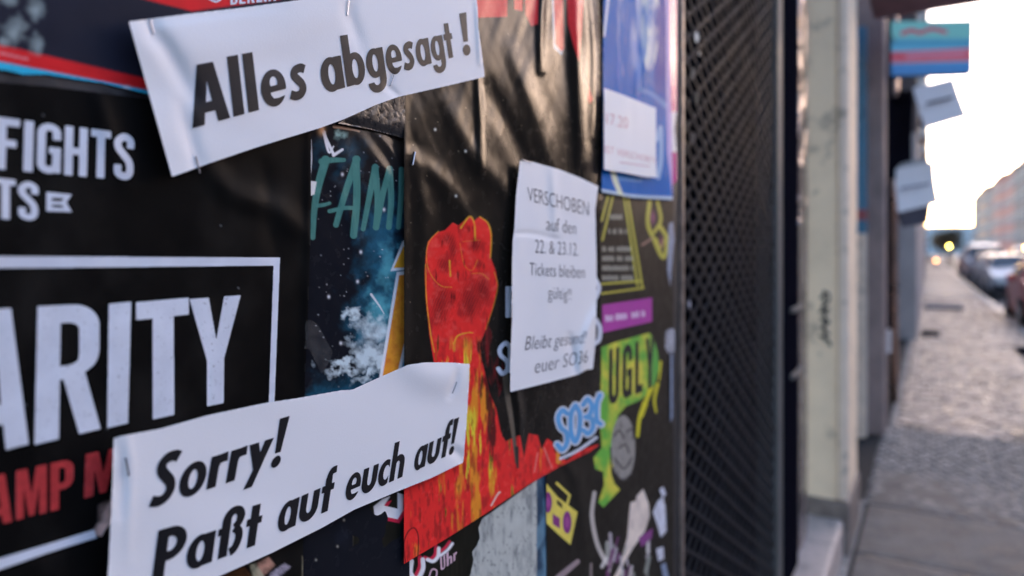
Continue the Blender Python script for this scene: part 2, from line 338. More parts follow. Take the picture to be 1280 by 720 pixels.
# ================================================================ poster wall
def fold(px, py, pts, amp, w, p=2.0):
    """a crease: ridge of height amp (m) along a line, half width w (px)"""
    pts = np.asarray(pts, float); pts = catmull(pts) if len(pts) > 2 else pts; best = np.full(np.shape(px), 1e9); tt = np.zeros(np.shape(px)); n = len(pts) - 1
    for k in range(n):
        a, b = pts[k], pts[k + 1]; d = b - a; q = max(1e-9, d @ d)
        t = np.clip(((px - a[0]) * d[0] + (py - a[1]) * d[1]) / q, 0, 1)
        dd = np.hypot(px - a[0] - t * d[0], py - a[1] - t * d[1]); s = dd < best
        best = np.where(s, dd, best); tt = np.where(s, (k + t) / n, tt)
    return amp * np.exp(-(best / w) ** p) * np.sqrt(np.clip(np.sin(np.pi * np.clip(tt * .9 + .05, 0, 1)), 0, 1))
def wn(px, py, sx, sy, o=3, seed=0): return fbm(np.asarray(px) / sx, np.asarray(py) / sy, o, seed) - .5
def e_board(px, py): return 0 * np.asarray(px, float)
def e_strip(px, py):            # top left poster
    return .0012 + .003 * wn(px, py, 90, 70, 2, 1) * .6
def e_big(px, py):              # big black poster on the left
    e = .0035 + .0024 * wn(px, py, 120, 160, 3, 2)
    e = e + fold(px, py, [(250,195),(290,240),(345,262),(388,300)], .0035, 16) + fold(px, py, [(120,110),(135,165),(160,230)], .002, 14)
    e = e + fold(px, py, [(388,165),(387,330),(380,560)], .002, 7) - fold(px, py, [(330,210),(345,330)], .0015, 12)
    return e
def e_space(px, py):            # poster with the teal brush lettering
    e = .0022 + .002 * wn(px, py, 50, 60, 3, 5) + fold(px, py, [(450,170),(475,205),(500,240)], .0022, 9) + fold(px, py, [(470,165),(490,190),(506,225)], .002, 6)
    e = e + fold(px, py, [(420,230),(440,280),(450,330)], .0012, 8)
    return e
def e_flap(px, py):
    return .0075 + .0022 * wn(np.asarray(px) * .7 + np.asarray(py) * .7, np.asarray(py) - np.asarray(px) * .5, 14, 60, 3, 8) - fold(px, py, [(420,150),(465,162),(510,175)], .0028, 7)
def e_fist(px, py):             # glossy black poster with the fist
    px = np.asarray(px, float); py = np.asarray(py, float); F = lambda *a, **k: fold(px, py, *a, **k)
    e = .0062 + .0032 * wn(px + .18 * py, py, 62, 330, 2, 11) + .0018 * wn(px + .3 * py, py, 18, 110, 2, 12) + .0006 * wn(px - .35 * py, py, 13, 70, 2, 13)
    e = e + F([(516,195),(530,260),(528,330)], .0028, 10) + F([(516,195),(560,235),(600,300)], .0022, 12)
    e = e + F([(598,95),(600,140),(602,215)], .0036, 5) + F([(610,110),(650,190),(690,300)], -.0035, 13)
    e = e + F([(560,130),(590,190),(640,250)], .003, 14) + F([(640,60),(665,130),(700,230)], .003, 12)
    e = e + F([(682,-40),(677,20),(676,88)], .0050, 5) + F([(720,-30),(722,60),(727,200)], .0060, 9) + F([(735,-40),(744,60),(742,170)], .005, 6)
    e = e + F([(505,120),(506,300),(505,470)], .002, 6) + F([(640,460),(650,520),(648,590)], .0035, 5)
    e = e + F([(724,-60),(728,60),(733,250)], .0050, 15) + F([(755,-60),(756,100),(752,240)], -.005, 9)
    return e
def e_lower(px, py): return .0016 + .0012 * wn(px, py, 40, 60, 2, 21)
def e_ugly(px, py): return .0042 + .004 * wn(px, py, 40, 90, 3, 23) + fold(px, py, [(690,560),(720,600),(735,700)], .002, 8)
def e_blue(px, py):
    px = np.asarray(px, float)
    return .0085 + .0022 * wn(px, py, 12, 120, 2, 27) + fold(px, py, [(812,-20),(810,60),(800,110)], .006, 7)
def over(*fs, gap=.0015):
    def f(px, py):
        m = fs[0](px, py)
        for g in fs[1:]: m = np.maximum(m, g(px, py) + gap)
        return m
    return f
def in_x(f, x0, x1):            # f counts only between x0 and x1
    def g(px, py):
        px = np.asarray(px, float); return np.where((px > x0) & (px < x1), f(px, py), -1)
    return g
def e_alles(px, py):
    px = np.asarray(px, float); py = np.asarray(py, float)
    e = .0125 + .0022 * wn(px, py, 120, 60, 2, 31)
    e = e + fold(px, py, [(186,20),(192,40),(210,64),(240,120)], -.0030, 12) + fold(px, py, [(165,26),(260,16),(350,4)], -.0015, 9)
    e = e + fold(px, py, [(436,0),(438,22),(452,60)], -.0018, 9) + fold(px, py, [(490,92),(486,108),(500,122)], -.0014, 5) + fold(px, py, [(595,0),(598,40),(600,80)], .0018, 3)
    e = e + fold(px, py, [(225,130),(240,180),(250,215)], -.0016, 10) + fold(px, py, [(436,5),(300,60),(190,40)], .0012, 25)
    return e
def e_sorry(px, py):
    px = np.asarray(px, float); py = np.asarray(py, float)
    e = .0130 + .0018 * wn(px, py, 140, 80, 2, 33) + fold(px, py, [(500,440),(540,470),(585,470)], .0030, 22)
    e = e - fold(px, py, [(140,545),(152,585),(150,640)], .0012, 9) - fold(px, py, [(572,465),(568,480),(562,495)], .0022, 5) + fold(px, py, [(160,540),(163,600),(160,700)], .0006, 7)
    e = e - fold(px, py, [(560,560),(575,570),(580,590)], .002, 7)
    return e
def e_versch(px, py):
    px = np.asarray(px, float); py = np.asarray(py, float)
    e = .0150 + .0024 * wn(px, py, 26, 160, 2, 35) + fold(px, py, [(640,292),(665,292),(700,300)], -.0009, 4)
    e = e + fold(px, py, [(752,380),(735,415),(722,475)], .0045, 7) + fold(px, py, [(712,420),(716,440),(722,480)], -.003, 5) + fold(px, py, [(690,205),(692,240),(695,290)], .002, 6)
    return e
E_ALLES = over(e_alles, in_x(e_fist, 480, 700)); E_SORRY = over(e_sorry, in_x(e_fist, 480, 700)); E_VER = over(e_versch, e_fist)
def e_note(px, py): return e_blue(px, py) * .35 + .0125 + .002 * wn(px, py, 20, 60, 2, 41)

PAPER = mat('white_paper', (.80, .80, .79), rough=.62, spec=.35, var=.015, scale=12, bump=.25, bscale=700, rvar=.05)
TONER = mat('black_toner', (.010, .010, .012), rough=.5, spec=.2, var=.25, scale=900, bump=.1, bscale=900)
INKW = mat('white_ink_on_black', (.66, .70, .76), rough=.45, spec=.5, var=.06, scale=60, bump=.1, bscale=500, dirt=((.06,.06,.07), 420, .60, .8))
INKW2 = mat('white_ink', (.66, .70, .76), rough=.42, spec=.5, var=.05, scale=60, bump=.1, bscale=500)
INKR = mat('red_ink', (.46, .035, .035), rough=.4, spec=.5, var=.2, scale=260, bump=.1, bscale=500)
GLOSS = mat('glossy_poster_print', attr=True, rough=.24, spec=.07, var=.05, scale=90, bump=0, coat=0, rvar=.06)
MATTE = mat('matte_poster_print', attr=True, rough=.5, spec=.035, var=.08, scale=60, bump=.05, bscale=300, rvar=.08)
SATIN = mat('satin_poster_print', attr=True, rough=.5, spec=.08, var=.08, scale=60, bump=.05, bscale=300, rvar=.08)
STEEL = mat('staple_steel', (.45, .45, .47), rough=.3, metal=1, var=.05, bump=0)

def quick(name, pts, e, m, parent=None, step=2.0, lift=0, pad=6, neg=None):
    p = np.array(pts, float); cv = Cv(p[:, 0].min() - pad, p[:, 1].min() - pad, p[:, 0].max() + pad, p[:, 1].max() + pad, step)
    cv.add(cv.poly(p)); return sheet(name, cv, e, m, parent, lift)
def staple(parent, e, p0, p1, w=.00055, lift=.0007):
    a = Vector(P(p0[0], p0[1], float(e(np.array([p0[0]]), np.array([p0[1]]))[0]) + lift).tolist()); b = Vector(P(p1[0], p1[1], float(e(np.array([p1[0]]), np.array([p1[1]]))[0]) + lift).tolist())
    bm = bmesh.new(); bm_cyl(bm, a, b, w, n=8)
    for q in (a, b): bm_cyl(bm, q + Vector((0, 0, 0)), q - Vector((.003, 0, 0)), w, n=8)
    return bm_obj('staple', bm, STEEL, parent)

# --- sheet 1: "Alles abgesagt !"
al = empty('paper_notice', P(380, 100, .0).tolist(), label='white paper strip reading Alles abgesagt, stapled across the top of the poster wall', cat='notice', group='white paper notices stapled over the posters')
def keep(o, par):
    o.parent = par; o.matrix_parent_inverse = Matrix.Translation(-Vector(par.location)); return o
cv = Cv(150, -45, 615, 228, 1.5)
cv.add(cv.poly([(161,27),(230,18),(300,10),(352,3),(440,-9),(520,-20),(592,-32),(597,10),(598,35),(602,64),(606,96),(560,107),(516,117),(498,121),(470,131),(450,140),(430,149),(400,160),(360,172),(315,186),(262,204),(215,221)]))
keep(sheet('sheet', cv, E_ALLES, PAPER), al)
cv = Cv(232, 8, 598, 168, .6)
letter(cv, 'Alles', FU, [(242,160),(387,120),(379,56),(234,83)], gap=.085)
letter(cv, 'abgesagt', FU, [(404,117),(569,71),(562,25),(395,52)], gap=.05)
letter(cv, '!', FU, [(579,69),(589,67),(583,16),(574,18)])
keep(sheet('lettering', cv, E_ALLES, TONER, lift=.00035), al)
for a, b in (((436,1),(434,19)), ((492,94),(488,107)), ((245,196),(250,216)), ((188,25),(192,42))): keep(staple(None, E_ALLES, a, b), al)
# --- sheet 2: "Sorry! Passt auf euch auf!"
so = empty('paper_notice', P(360, 580).tolist(), label='white paper strip reading Sorry! Passt auf euch auf!, stapled low across the red fist poster', cat='notice', group='white paper notices stapled over the posters')
so['label'] = 'white paper strip reading Sorry! Paßt auf euch auf!, stapled below the other strip'
cv = Cv(125, 445, 595, 800, 1.5)
cv.add(cv.poly([(142,548),(152,545),(200,536),(260,519),(330,504),(370,498),(426,488),(441,487),(460,478),(485,467),(510,456),(532,453),(560,453),(587,455),(586,480),(583,530),(579,578),(540,597),(500,613),(443,637),(400,661),(340,691),(270,722),(220,745),(150,778),(132,786),(134,740),(136,700),(139,640),(141,590)]))
keep(sheet('sheet', cv, E_SORRY, PAPER), so)
cv = Cv(178, 512, 580, 745, .6)
letter(cv, 'Sorry!', FU, [(186,637),(350,581),(362,521),(196,570)], gap=.06)
keep(sheet('lettering', cv, E_SORRY, TONER, lift=.00035), so); cv = Cv(178, 512, 580, 745, .6)
letter(cv, 'Paßt', FU, [(189,731),(323,680),(331,624),(198,663)], gap=.06)
letter(cv, 'auf', FU, [(345,668),(413,637),(421,584),(354,611)], gap=.06)
letter(cv, 'euch', FU, [(430,628),(503,596),(510,549),(438,577)], gap=.05)
letter(cv, 'auf!', FU, [(516,590),(567,566),(574,522),(523,545)], gap=.05)
keep(sheet('lettering', cv, E_SORRY, TONER, lift=.00035), so)
for a, b in (((157,573),(161,594)), ((571,478),(566,491))): keep(staple(None, E_SORRY, a, b), so)
# --- sheet 3: "VERSCHOBEN ..."
ve = empty('paper_notice', P(690, 340).tolist(), label='white paper sheet of small type reading VERSCHOBEN, pinned beside the red fist', cat='notice', group='white paper notices stapled over the posters')
cv = Cv(630, 190, 758, 500, .8)
cv.add(cv.poly([(650,201),(668,203),(700,212),(725,222),(748,233),(746,246),(744,262),(745,300),(746,350),(745,400),(744,430),(741,461),(733,462),(723,468),(690,477),(638,490),(638,450),(640,400),(640,340),(641,300),(643,285),(645,245)]))
keep(sheet('sheet', cv, E_VER, PAPER), ve)
for body_, q_ in (('VERSCHOBEN', [(660,251),(736,270),(736,251),(659,232)]), ('auf den', [(683,288),(720,293),(720,276),(683,269)]), ('22. & 23.12.', [(669,316),(723,320),(723,303),(669,298)]), ('Tickets bleiben', [(662,344),(731,348),(731,331),(662,327)]), ('gültig!!', [(685,373),(714,375),(714,360),(685,356)]), ('Bleibt gesund!', [(656,438),(731,429),(734,412),(659,419)]), ('euer SO36', [(668,467),(734,453),(736,436),(670,447)])):
    cv = Cv(652, min(c[1] for c in q_) - 10, 748, max(c[1] for c in q_) + 12, .4); sans(cv, body_, q_)
    keep(sheet('text_line', cv, E_VER, mat('thin_grey_toner', (.055,.055,.062), rough=.5, spec=.2), lift=.00035), ve)
for a, b in (((653,200),(664,203)),): keep(staple(None, E_VER, a, b), ve)
del cv

# --- top left poster (navy, red band, light blue band)
p1 = empty('poster', P(150, 40).tolist(), label='dark navy poster with red and light blue bottom bands at the upper left', cat='poster', group='layered concert posters on the wall')
cv = Cv(-140, -110, 470, 175, 2, alb(26, 28, 44)); cv.add(cv.poly([(-140,-110),(470,-110),(470,175),(360,158),(186,118),(130,104),(95,99),(60,93),(30,93),(10,88),(-40,82),(-140,64)]))
red = alb(178, 30, 38)
cv.paint(cv.poly([(-140,25),(0,56),(186,99),(470,170),(470,190),(186,113),(0,77),(-140,46)]), red)
cv.paint(cv.poly([(-140,46),(0,77),(186,113),(470,184),(470,230),(-140,230)]), alb(40, 150, 200))
cv.paint(cv.blob(158, 110, 5, 2.5), (.7, .75, .8))
cv.paint(cv.poly([(168,-4),(240,14),(360,-2),(470,-20),(470,-110),(120,-110)]), red)
g = fbm(cv.X / 9, cv.Y / 9, 3, 4)
for bx, by, rx, ry in ((12,0,16,10),(44,10,14,16),(18,38,18,20),(46,56,10,16),(5,52,9,8)): cv.paint(np.clip(cv.blob(bx, by, rx, ry) * 1.4 - (1 - g) * .9, 0, 1), alb(120, 135, 150), .9)
cv.paint(np.clip(cv.stroke([(0,66),(34,74)], 4) - .4 + g * .4, 0, 1), alb(200, 130, 150), .6)
keep(sheet('sheet', cv, e_strip, SATIN, color=True), p1)
cv = Cv(255, -20, 380, 12, .7); letter(cv, 'BERLIN', dict(CN, L=CN['L']), [(288,6),(345,1),(345,-16),(288,-11)], gap=.1)
cv.add(cv.stroke([(262,-1),(270,2),(276,-1)], 2.5))
keep(sheet('lettering', cv, e_strip, INKW2, lift=.0004), p1)

# --- big black poster with FIGHTS / ARITY / CAMP M
p2 = empty('poster', P(180, 400).tolist(), label='large matt black poster with white letters ARITY in a white outlined box', cat='poster', group='layered concert posters on the wall')
cv = Cv(-160, 20, 400, 860, 2, alb(9, 9, 11)); cv.add(cv.poly([(-160,80),(0,103),(60,108),(186,124),(300,128),(389,150),(388,300),(385,400),(381,480),(379,600),(379,860),(-160,860)]))
g = fbm(cv.X / 70, cv.Y / 90, 4, 14); cv.paint(np.clip((g - .5) * 3, 0, 1), alb(30, 29, 31), .5)
sp = RNG.random(cv.M.shape) > .99985; cv.paint(sp * 1.0, (.25, .25, .25), .7)
g = fbm(cv.X / 5, cv.Y / 5, 3, 6)
for m_, c_ in ((cv.poly([(322,704),(336,696),(344,706),(334,716),(320,726)]), alb(170,130,125)), (cv.poly([(338,716),(356,704),(364,708),(346,724),(330,740)]), alb(150,145,175)), (cv.poly([(312,706),(320,704),(334,726),(322,740)]), alb(140,140,130)), (cv.poly([(378,694),(382,700),(384,730),(378,735)]), alb(120,115,105)), (cv.poly([(282,712),(304,706),(330,740),(270,745)]), alb(70,45,30))): cv.paint(m_ * np.clip(g * 1.6, 0, 1), c_, .85)
keep(sheet('sheet', cv, e_big, MATTE, color=True), p2)
cv = Cv(-60, 140, 175, 282, .8)
letter(cv, 'FIGHTS', CN, [(-5,211),(167,226),(168,168),(-3,146)], gap=.07)
letter(cv, 'TS', CN, [(-6,273),(48,276),(48,228),(-6,222)], gap=.05)
cv.add(cv.poly([(58,240),(90,243),(83,253),(90,265),(58,264)])); cv.sub(cv.poly([(66,247),(80,248),(76,252),(64,251)])); cv.sub(cv.poly([(64,256),(76,256),(80,260),(66,259)]))
keep(sheet('small_lettering', cv, e_big, INKW2, lift=.0004), p2)
cv = Cv(-75, 312, 360, 730, .9)
for ch, q in (('A', [(-52,578),(36,555),(36,384),(-48,389)]), ('R', [(43,556),(126,536),(126,379),(47,383)]), ('I', [(134,535),(160,529),(164,377),(136,380)]), ('T', [(170,529),(237,514),(236,372),(170,378)]), ('Y', [(239,512),(298,500),(301,369),(237,374)])):
    letter(cv, ch, CN, q)
keep(sheet('headline', cv, e_big, INKW, lift=.0004), p2)
cv = Cv(-75, 312, 360, 730, .9)
cv.add(cv.poly([(-75,320),(350,322),(343,505),(336,505),(342,332),(-75,336)]))
cv.add(cv.poly([(-75,722),(0,698),(60,680),(118,662),(121,672),(60,691),(0,712),(-75,738)]))
keep(sheet('outline_box', cv, e_big, INKW2, lift=.0004), p2)
cv = Cv(-60, 550, 165, 670, .9)
letter(cv, 'AMP', CN, [(-18,660),(92,632),(92,573),(-18,597)], gap=.07); letter(cv, 'M', CN, [(105,623),(152,611),(152,558),(107,568)])
keep(sheet('red_lettering', cv, e_big, INKR, lift=.0004), p2)
tp = quick('torn_paper', [(109,654),(117,645),(122,632),(131,622),(141,617),(141,650),(133,660),(127,671),(118,668)], over(e_big, gap=.003), mat('torn_paper', (.72,.50,.42), rough=.8, var=.4, scale=120), step=1)
tag(tp, 'small torn scrap of pinkish paper stuck at the left edge of the lower strip', 'paper scrap')

# --- poster with teal brush lettering and nebula
p3 = empty('poster', P(445, 320).tolist(), label='night sky poster with teal brush letters FAMI and an orange arrow, between black posters', cat='poster', group='layered concert posters on the wall')
cv = Cv(374, 140, 515, 760, 1, alb(17, 19, 28)); cv.add(cv.poly([(376,150),(512,140),(512,760),(376,760)]))
g = fbm(cv.X / 16, cv.Y / 20, 5, 3); g2 = fbm(cv.X / 5, cv.Y / 6, 4, 9); sm = lambda v: np.clip(v, 0, 1)
cv.paint(sm((cv.X - 425) / 12) * sm((225 - cv.Y) / 40) * .8, alb(40, 36, 36))
cv.warp = 46
for bx, by, rx, ry, k in ((440,215,22,45,.5),(480,270,26,30,.8),(478,330,26,55,1.1),(470,400,30,45,1.2),(440,480,40,22,.9),(400,190,16,25,.4),(425,500,50,14,.8)):
    cv.paint(sm(cv.blob(bx, by, rx, ry) * k * (g * 1.6) - .1), alb(32, 84, 118), .85)
for bx, by, rx, ry, k in ((484,330,16,40,.7),(476,395,20,30,.9)): cv.paint(sm(cv.blob(bx, by, rx, ry) * k * g * 2 - .25), alb(80, 150, 175), .8)
for bx, by, rx, ry, k in ((447,398,13,10,1.6),(466,412,20,20,1.6),(462,440,26,18,1.8),(425,457,22,9,1.8),(480,455,30,12,1.8),(455,470,26,8,1.6),(488,430,10,30,1.2)):
    cv.paint(sm((cv.blob(bx, by, rx, ry) * k * (g * .7 + g2 * .3 + .2) - .42) * 1.5), alb(172, 188, 212), .85)
cv.warp = 0; cv.paint(cv.blob(450, 420, 5, 9) * .8, alb(30, 80, 110)); cv.paint(cv.stroke([(464,368),(474,382),(480,392)], 3, 1), alb(190, 215, 230), .8)
n = 90; sx = RNG.uniform(392, 505, n); sy = RNG.uniform(170, 520, n)
for x, y in zip(sx, sy): cv.paint(cv.blob(x, y, *(RNG.uniform(.5, .9, 2))), alb(190, 210, 220), RNG.uniform(.2, .7))
for x, y in ((451,315),(447,352),(428,218),(411,371),(480,262),(426,429)): cv.paint(cv.blob(x, y, 1.5, 2), alb(215, 225, 235))
teal = alb(62, 108, 112); brush = np.clip(.72 + .5 * fbm(cv.X / 2.2, cv.Y / 14, 3, 7), 0, 1)
for pts, a, b in (([(407,200),(398,232),(393,262),(391,297)], 11, 6), ([(402,202),(416,200),(430,200)], 8, 5), ([(397,257),(405,256),(412,254)], 5, 4), ([(446,199),(432,240),(420,281)], 9, 7), ([(445,199),(446,250),(442,294)], 9, 9),
                  ([(412,264),(430,260),(447,260)], 5, 5), ([(469,209),(461,250),(454,286)], 8, 6), ([(469,209),(472,250),(470,284)], 8, 7), ([(487,211),(478,245),(470,284)], 7, 8), ([(487,211),(489,250),(486,284)], 8, 7), ([(502,212),(501,250),(498,284)], 7, 6)):
    cv.paint(cv.stroke(pts, a, b) * brush, teal)
lt = alb(185, 205, 225)
cv.paint(cv.poly([(503,302),(488,339),(512,337),(512,296)]), lt); cv.paint(cv.poly([(496,340),(512,338),(512,470),(474,472)]), lt)
cv.paint(cv.poly([(504,309),(492,335),(512,334),(512,300)]), alb(205,135,45)); og = cv.poly([(499,344),(512,343),(512,470),(478,472)])
cv.paint(og, alb(205, 125, 45)); cv.paint(og * np.clip(g2 * 1.6 - .5, 0, 1), alb(170, 95, 40)); cv.paint(cv.poly([(505,430),(512,425),(512,470),(496,470)]), lt); cv.paint(cv.poly([(507,440),(512,436),(512,470),(500,470)]), alb(60,120,170))
cv.paint(cv.stroke([(417,200-17),(411,190),(405,165)], 1.5, 4), alb(220,225,240)); cv.paint(cv.stroke([(401,158),(408,174),(417,193)], 3.5), alb(225,228,240)); cv.paint(cv.stroke([(417,194),(428,187)], 4, 3), alb(215,220,235)); cv.paint(cv.blob(402,162,4,6), alb(190,150,125))
cv.paint(cv.stroke([(388,175),(389,200),(387,225)], 2.5, 1.5), alb(215,215,220)); cv.paint(cv.poly([(387,226),(396,227),(393,243),(387,245)]), alb(200,200,205)); cv.paint(sm(cv.blob(425,168,10,9)*(g2*2.2)-.45), alb(120,150,160)); cv.paint(cv.stroke([(418,158),(436,161),(449,164)], 4, 2), alb(175,145,130), .8)
cv.paint(cv.stroke([(415,488+130),(432,620)], 30, 30, soft=14), alb(16, 18, 30), .8); cv.paint(sm(cv.blob(430,660,14,40)*g*2-.5), alb(24,28,42))
for x, y in ((422,683),(405,655),(395,700),(430,650)): cv.paint(cv.blob(x, y, 1.3, 1.6), alb(120,120,125))
keep(sheet('sheet', cv, e_space, GLOSS, color=True), p3)
fl = quick('torn_flap', [(422,154),(450,140),(500,118),(506,116),(507,174),(488,168),(460,161)], e_flap, mat('glossy_black_print', (.022,.021,.021), rough=.26, spec=.45, var=.2, scale=120, bump=.25, bscale=120, coat=.1), step=1)
tag(fl, 'crumpled glossy black poster remnant peeking out under the upper paper strip', 'poster scrap')
# clear tape
tapem = mat('clear_tape', (.30,.30,.28), rough=.25, spec=.6, var=.5, scale=160, bump=.4, bscale=300, coat=.3)
tapem.node_tree.nodes["Principled BSDF"].inputs['Alpha'].default_value = .10
tb = quick('clear_tape', [(382,402),(387,400),(397,405),(416,440),(414,446),(404,466),(402,467),(386,436),(381,436)], over(e_space, e_big, gap=.001), tapem, step=1)
tag(tb, 'scratched piece of clear tape stuck on the black poster above the lower strip', 'tape')

# --- posters low down (white lettering with pink shadow, grey paint)
p5 = empty('poster', P(560, 660).tolist(), label='black poster with white and pink letters and a pale brush mark, below the fist poster', cat='poster', group='layered concert posters on the wall')
cv = Cv(438, 560, 690, 760, 1, alb(18, 18, 16)); cv.add(cv.poly([(441,560),(688,560),(688,760),(441,760)]))
g = fbm(cv.X / 30, cv.Y / 8, 4, 31); cv.paint(np.clip(fbm(cv.X / 3, cv.Y / 40, 3, 2) * 2 - 1, 0, 1), alb(34, 34, 30), .7)
def R_mark(c, dx, dy):
    f = lambda L_: [(x + dx, y + dy) for x, y in L_]
    cv.paint(cv.poly(f([(467,633),(470,664),(476,668),(474,655),(478,645),(497,649),(504,638),(504,618),(497,616),(497,636),(480,632),(488,620),(478,624)])), c)
R_mark(alb(160, 30, 60), 2, 5); R_mark(alb(205, 205, 212), 0, 0)
cv.paint(cv.poly([(506,618),(513,622),(513,640),(508,645)]), alb(22,20,20))
for dx, dy, c in ((-2, -1, alb(165, 35, 65)), (1.5, 1.5, alb(215, 215, 220))):
    for pts, w in (([(486,735),(492,718),(499,708),(501,720),(496,735)], 5), ([(513,700),(512,715),(520,722),(527,710),(527,698)], 5.5), ([(533,698),(540,700),(546,694),(547,684)], 4.5), ([(549,693),(558,686),(564,678)], 3.5)):
        cv.paint(cv.stroke([(x + dx, y + dy) for x, y in pts], w), c)
cs = Cv(530, 680, 575, 735, .5); 
keep(sheet('sheet', cv, e_lower, SATIN, color=True), p5)
letter(cs, 'Uhr' if False else 'Uhr'.replace('h', 'h'), dict(U=CN['U'], h=FU['h'], r=FU['r']), [(551,714),(571,699),(571,684),(550,697)], gap=.12)
for pts in ([(536,722),(540,712),(546,714),(544,726)], [(522,735),(527,722),(532,724)]): cs.add(cs.stroke(pts, 2.2))
keep(sheet('lettering', cs, e_lower, mat('pale_pink_ink', (.62,.42,.48), rough=.4, var=.1), lift=.0005), p5)
cv = Cv(575, 570, 690, 760, 1, alb(150, 155, 165)); cv.add(cv.poly([(603,648),(612,642),(640,622),(671,600),(688,590),(688,760),(580,760),(588,718),(592,700),(590,690),(596,682),(600,672),(598,660)]))
g = fbm(cv.X / 5, cv.Y / 22, 4, 37); cv.paint(sm((g - .5) * 3), alb(95, 100, 112), .8); g = fbm(cv.X / 2.5, cv.Y / 5, 3, 38); cv.paint(sm((g - .62) * 6), alb(70, 74, 84), .6)
g = fbm(cv.X / 10, cv.Y / 30, 4, 39); cv.paint(cv.poly([(671,560),(690,560),(690,760),(671,760)]), alb(34, 52, 78)); cv.paint(cv.poly([(671,560),(690,560),(690,760),(671,760)]) * sm((g - .45) * 4), alb(80, 110, 140)); cv.paint(cv.poly([(671,660),(690,630),(690,655),(671,690)]), alb(90,120,150), .6)
gp = sheet('grey_poster_remnant', cv, e_lower, SATIN, color=True, lift=.0009)
tag(gp, 'scuffed pale grey poster remnant with a blue edge strip beside the boombox drawing', 'poster', 'layered concert posters on the wall')

# --- black poster with UGLY, boombox, triangle
p6 = empty('poster', P(770, 480).tolist(), label='black poster with the word UGLY on green, a yellow boombox and a purple banner', cat='poster', group='layered concert posters on the wall')
cv = Cv(660, 220, 845, 780, .75, alb(27, 25, 25)); cv.add(cv.poly([(683,560),(720,540),(742,500),(744,220),(842,220),(842,780),(683,780)]))
g = fbm(cv.X / 20, cv.Y / 30, 4, 44); cv.paint(sm(g * 1.6 - .6), alb(36, 34, 34), .6)
ye = alb(148, 144, 66); gw = alb(150, 150, 152)
for a in ([(760,246),(752,276)], [(766,246),(753,300)], [(780,246),(797,357)], [(785,248),(803,359)], [(752,355),(802,351)], [(752,367),(804,360)]): cv.paint(cv.stroke(a, 2.6), ye)
for k, (y, xa, xb) in enumerate(((271,763,778),(289,761,782),(311,753,789),(323,753,790),(335,753,791),(347,753,792))):
    for x in np.arange(xa, xb, 2.6):
        if RNG.random() < .88: cv.paint(cv.stroke([(x + .6, y - 2.6 + RNG.uniform(0, 1)), (x + .8, y + 2.6)], 1.7, cat=False), gw, .75)
for pts, w in (([(812,252),(810,280),(818,300),(829,322),(834,300),(826,284)], 5), ([(822,252),(826,275),(818,290)], 4), ([(820,300),(824,310),(831,300)], 5)): cv.paint(cv.stroke(pts, w), ye)
cv.paint(cv.blob(816,272,3,8), alb(110,60,100)); cv.paint(cv.blob(827,303,2.5,7), alb(110,60,90)); cv.paint(cv.stroke([(803,306),(815,298)], 3), alb(130,105,105), .7)
cv.paint(cv.poly([(753,381),(815,372),(815,402),(753,416)]), alb(140, 55, 140))
for x in np.arange(755, 812, 2.5):
    if RNG.random() < .85 and not 783 < x < 787: yc = 399 - (x - 753) * .135; cv.paint(cv.stroke([(x, yc - 4 + RNG.uniform(0, 1.5)), (x + .4, yc + 3)], 1.6, cat=False), alb(215,180,215), .85)
ug = cv.poly([(752,434),(768,428),(790,422),(812,416),(817,424),(822,440),(824,460),(820,474),(816,488),(800,500),(782,508),(772,520),(772,545),(768,575),(764,592),(768,604),(775,612),(764,624),(754,634),(748,628),(755,606),(754,590),(744,586),(742,572),(752,560),(750,520)])
cv.paint(ug, alb(142, 156, 64)); g = fbm(cv.X / 14, cv.Y / 22, 3, 51); cv.paint(ug * sm((g - .45) * 5), alb(84, 142, 62)); cv.paint(ug * sm((.47 - g) * 5), alb(172, 165, 70)); cv.paint(ug * sm((cv.X - 808) / 8), alb(75, 135, 65))
for pts, w in (([(814,485),(808,500),(800,520),(797,545)], 6), ([(822,480),(818,500),(820,515)], 4), ([(806,505),(802,520)], 7), ([(826,452),(824,475)], 3)): cv.paint(cv.stroke(pts, w, w * .6), alb(170, 165, 45))
ov = cv.poly(E_(779, 560, 15, 41)); cv.paint(ov, alb(118, 116, 122)); cv.paint(ov * sm(fbm(cv.X / 3, cv.Y / 6, 3, 55) * 2.4 - 1.2), alb(70, 68, 74), .8)
for pts in ([(768,545),(774,538),(780,548)], [(784,540),(790,536),(792,548)], [(770,575),(780,586),(790,572)], [(774,560),(782,556),(786,566)], [(768,590),(778,600),(790,592)]): cv.paint(cv.stroke(pts, 2), alb(50,48,54))
cv.paint(cv.stroke([(763,560),(765,590),(770,605)], 2), alb(40,40,40))
cv.paint(cv.poly([(683,604),(698,622),(722,640),(713,681),(698,668),(683,654)]), alb(180, 168, 84))
for c_, r_ in (((685,628),(5,13)), ((709,653),(5.5,14))): cv.paint(cv.poly(E_(*c_, *r_)), alb(105, 45, 110)); cv.paint(cv.poly(E_(*c_, r_[0] * .5, r_[1] * .5)), alb(130,65,130))
cv.paint(cv.poly([(691,642),(700,648),(700,661),(691,655)]), alb(105, 45, 110)); cv.paint(cv.stroke([(696,604),(712,619),(709,630)], 3, cat=False), alb(180,168,84)); cv.paint(cv.poly([(696,624),(703,630),(703,636),(696,630)]), alb(60,55,40))
cv.paint(cv.stroke([(743,616),(740,645),(746,678),(755,698),(760,704)], 5, 6), alb(150,145,152)); cv.paint(cv.stroke([(759,678),(760,700)], 4, 6), alb(150,145,152)); 
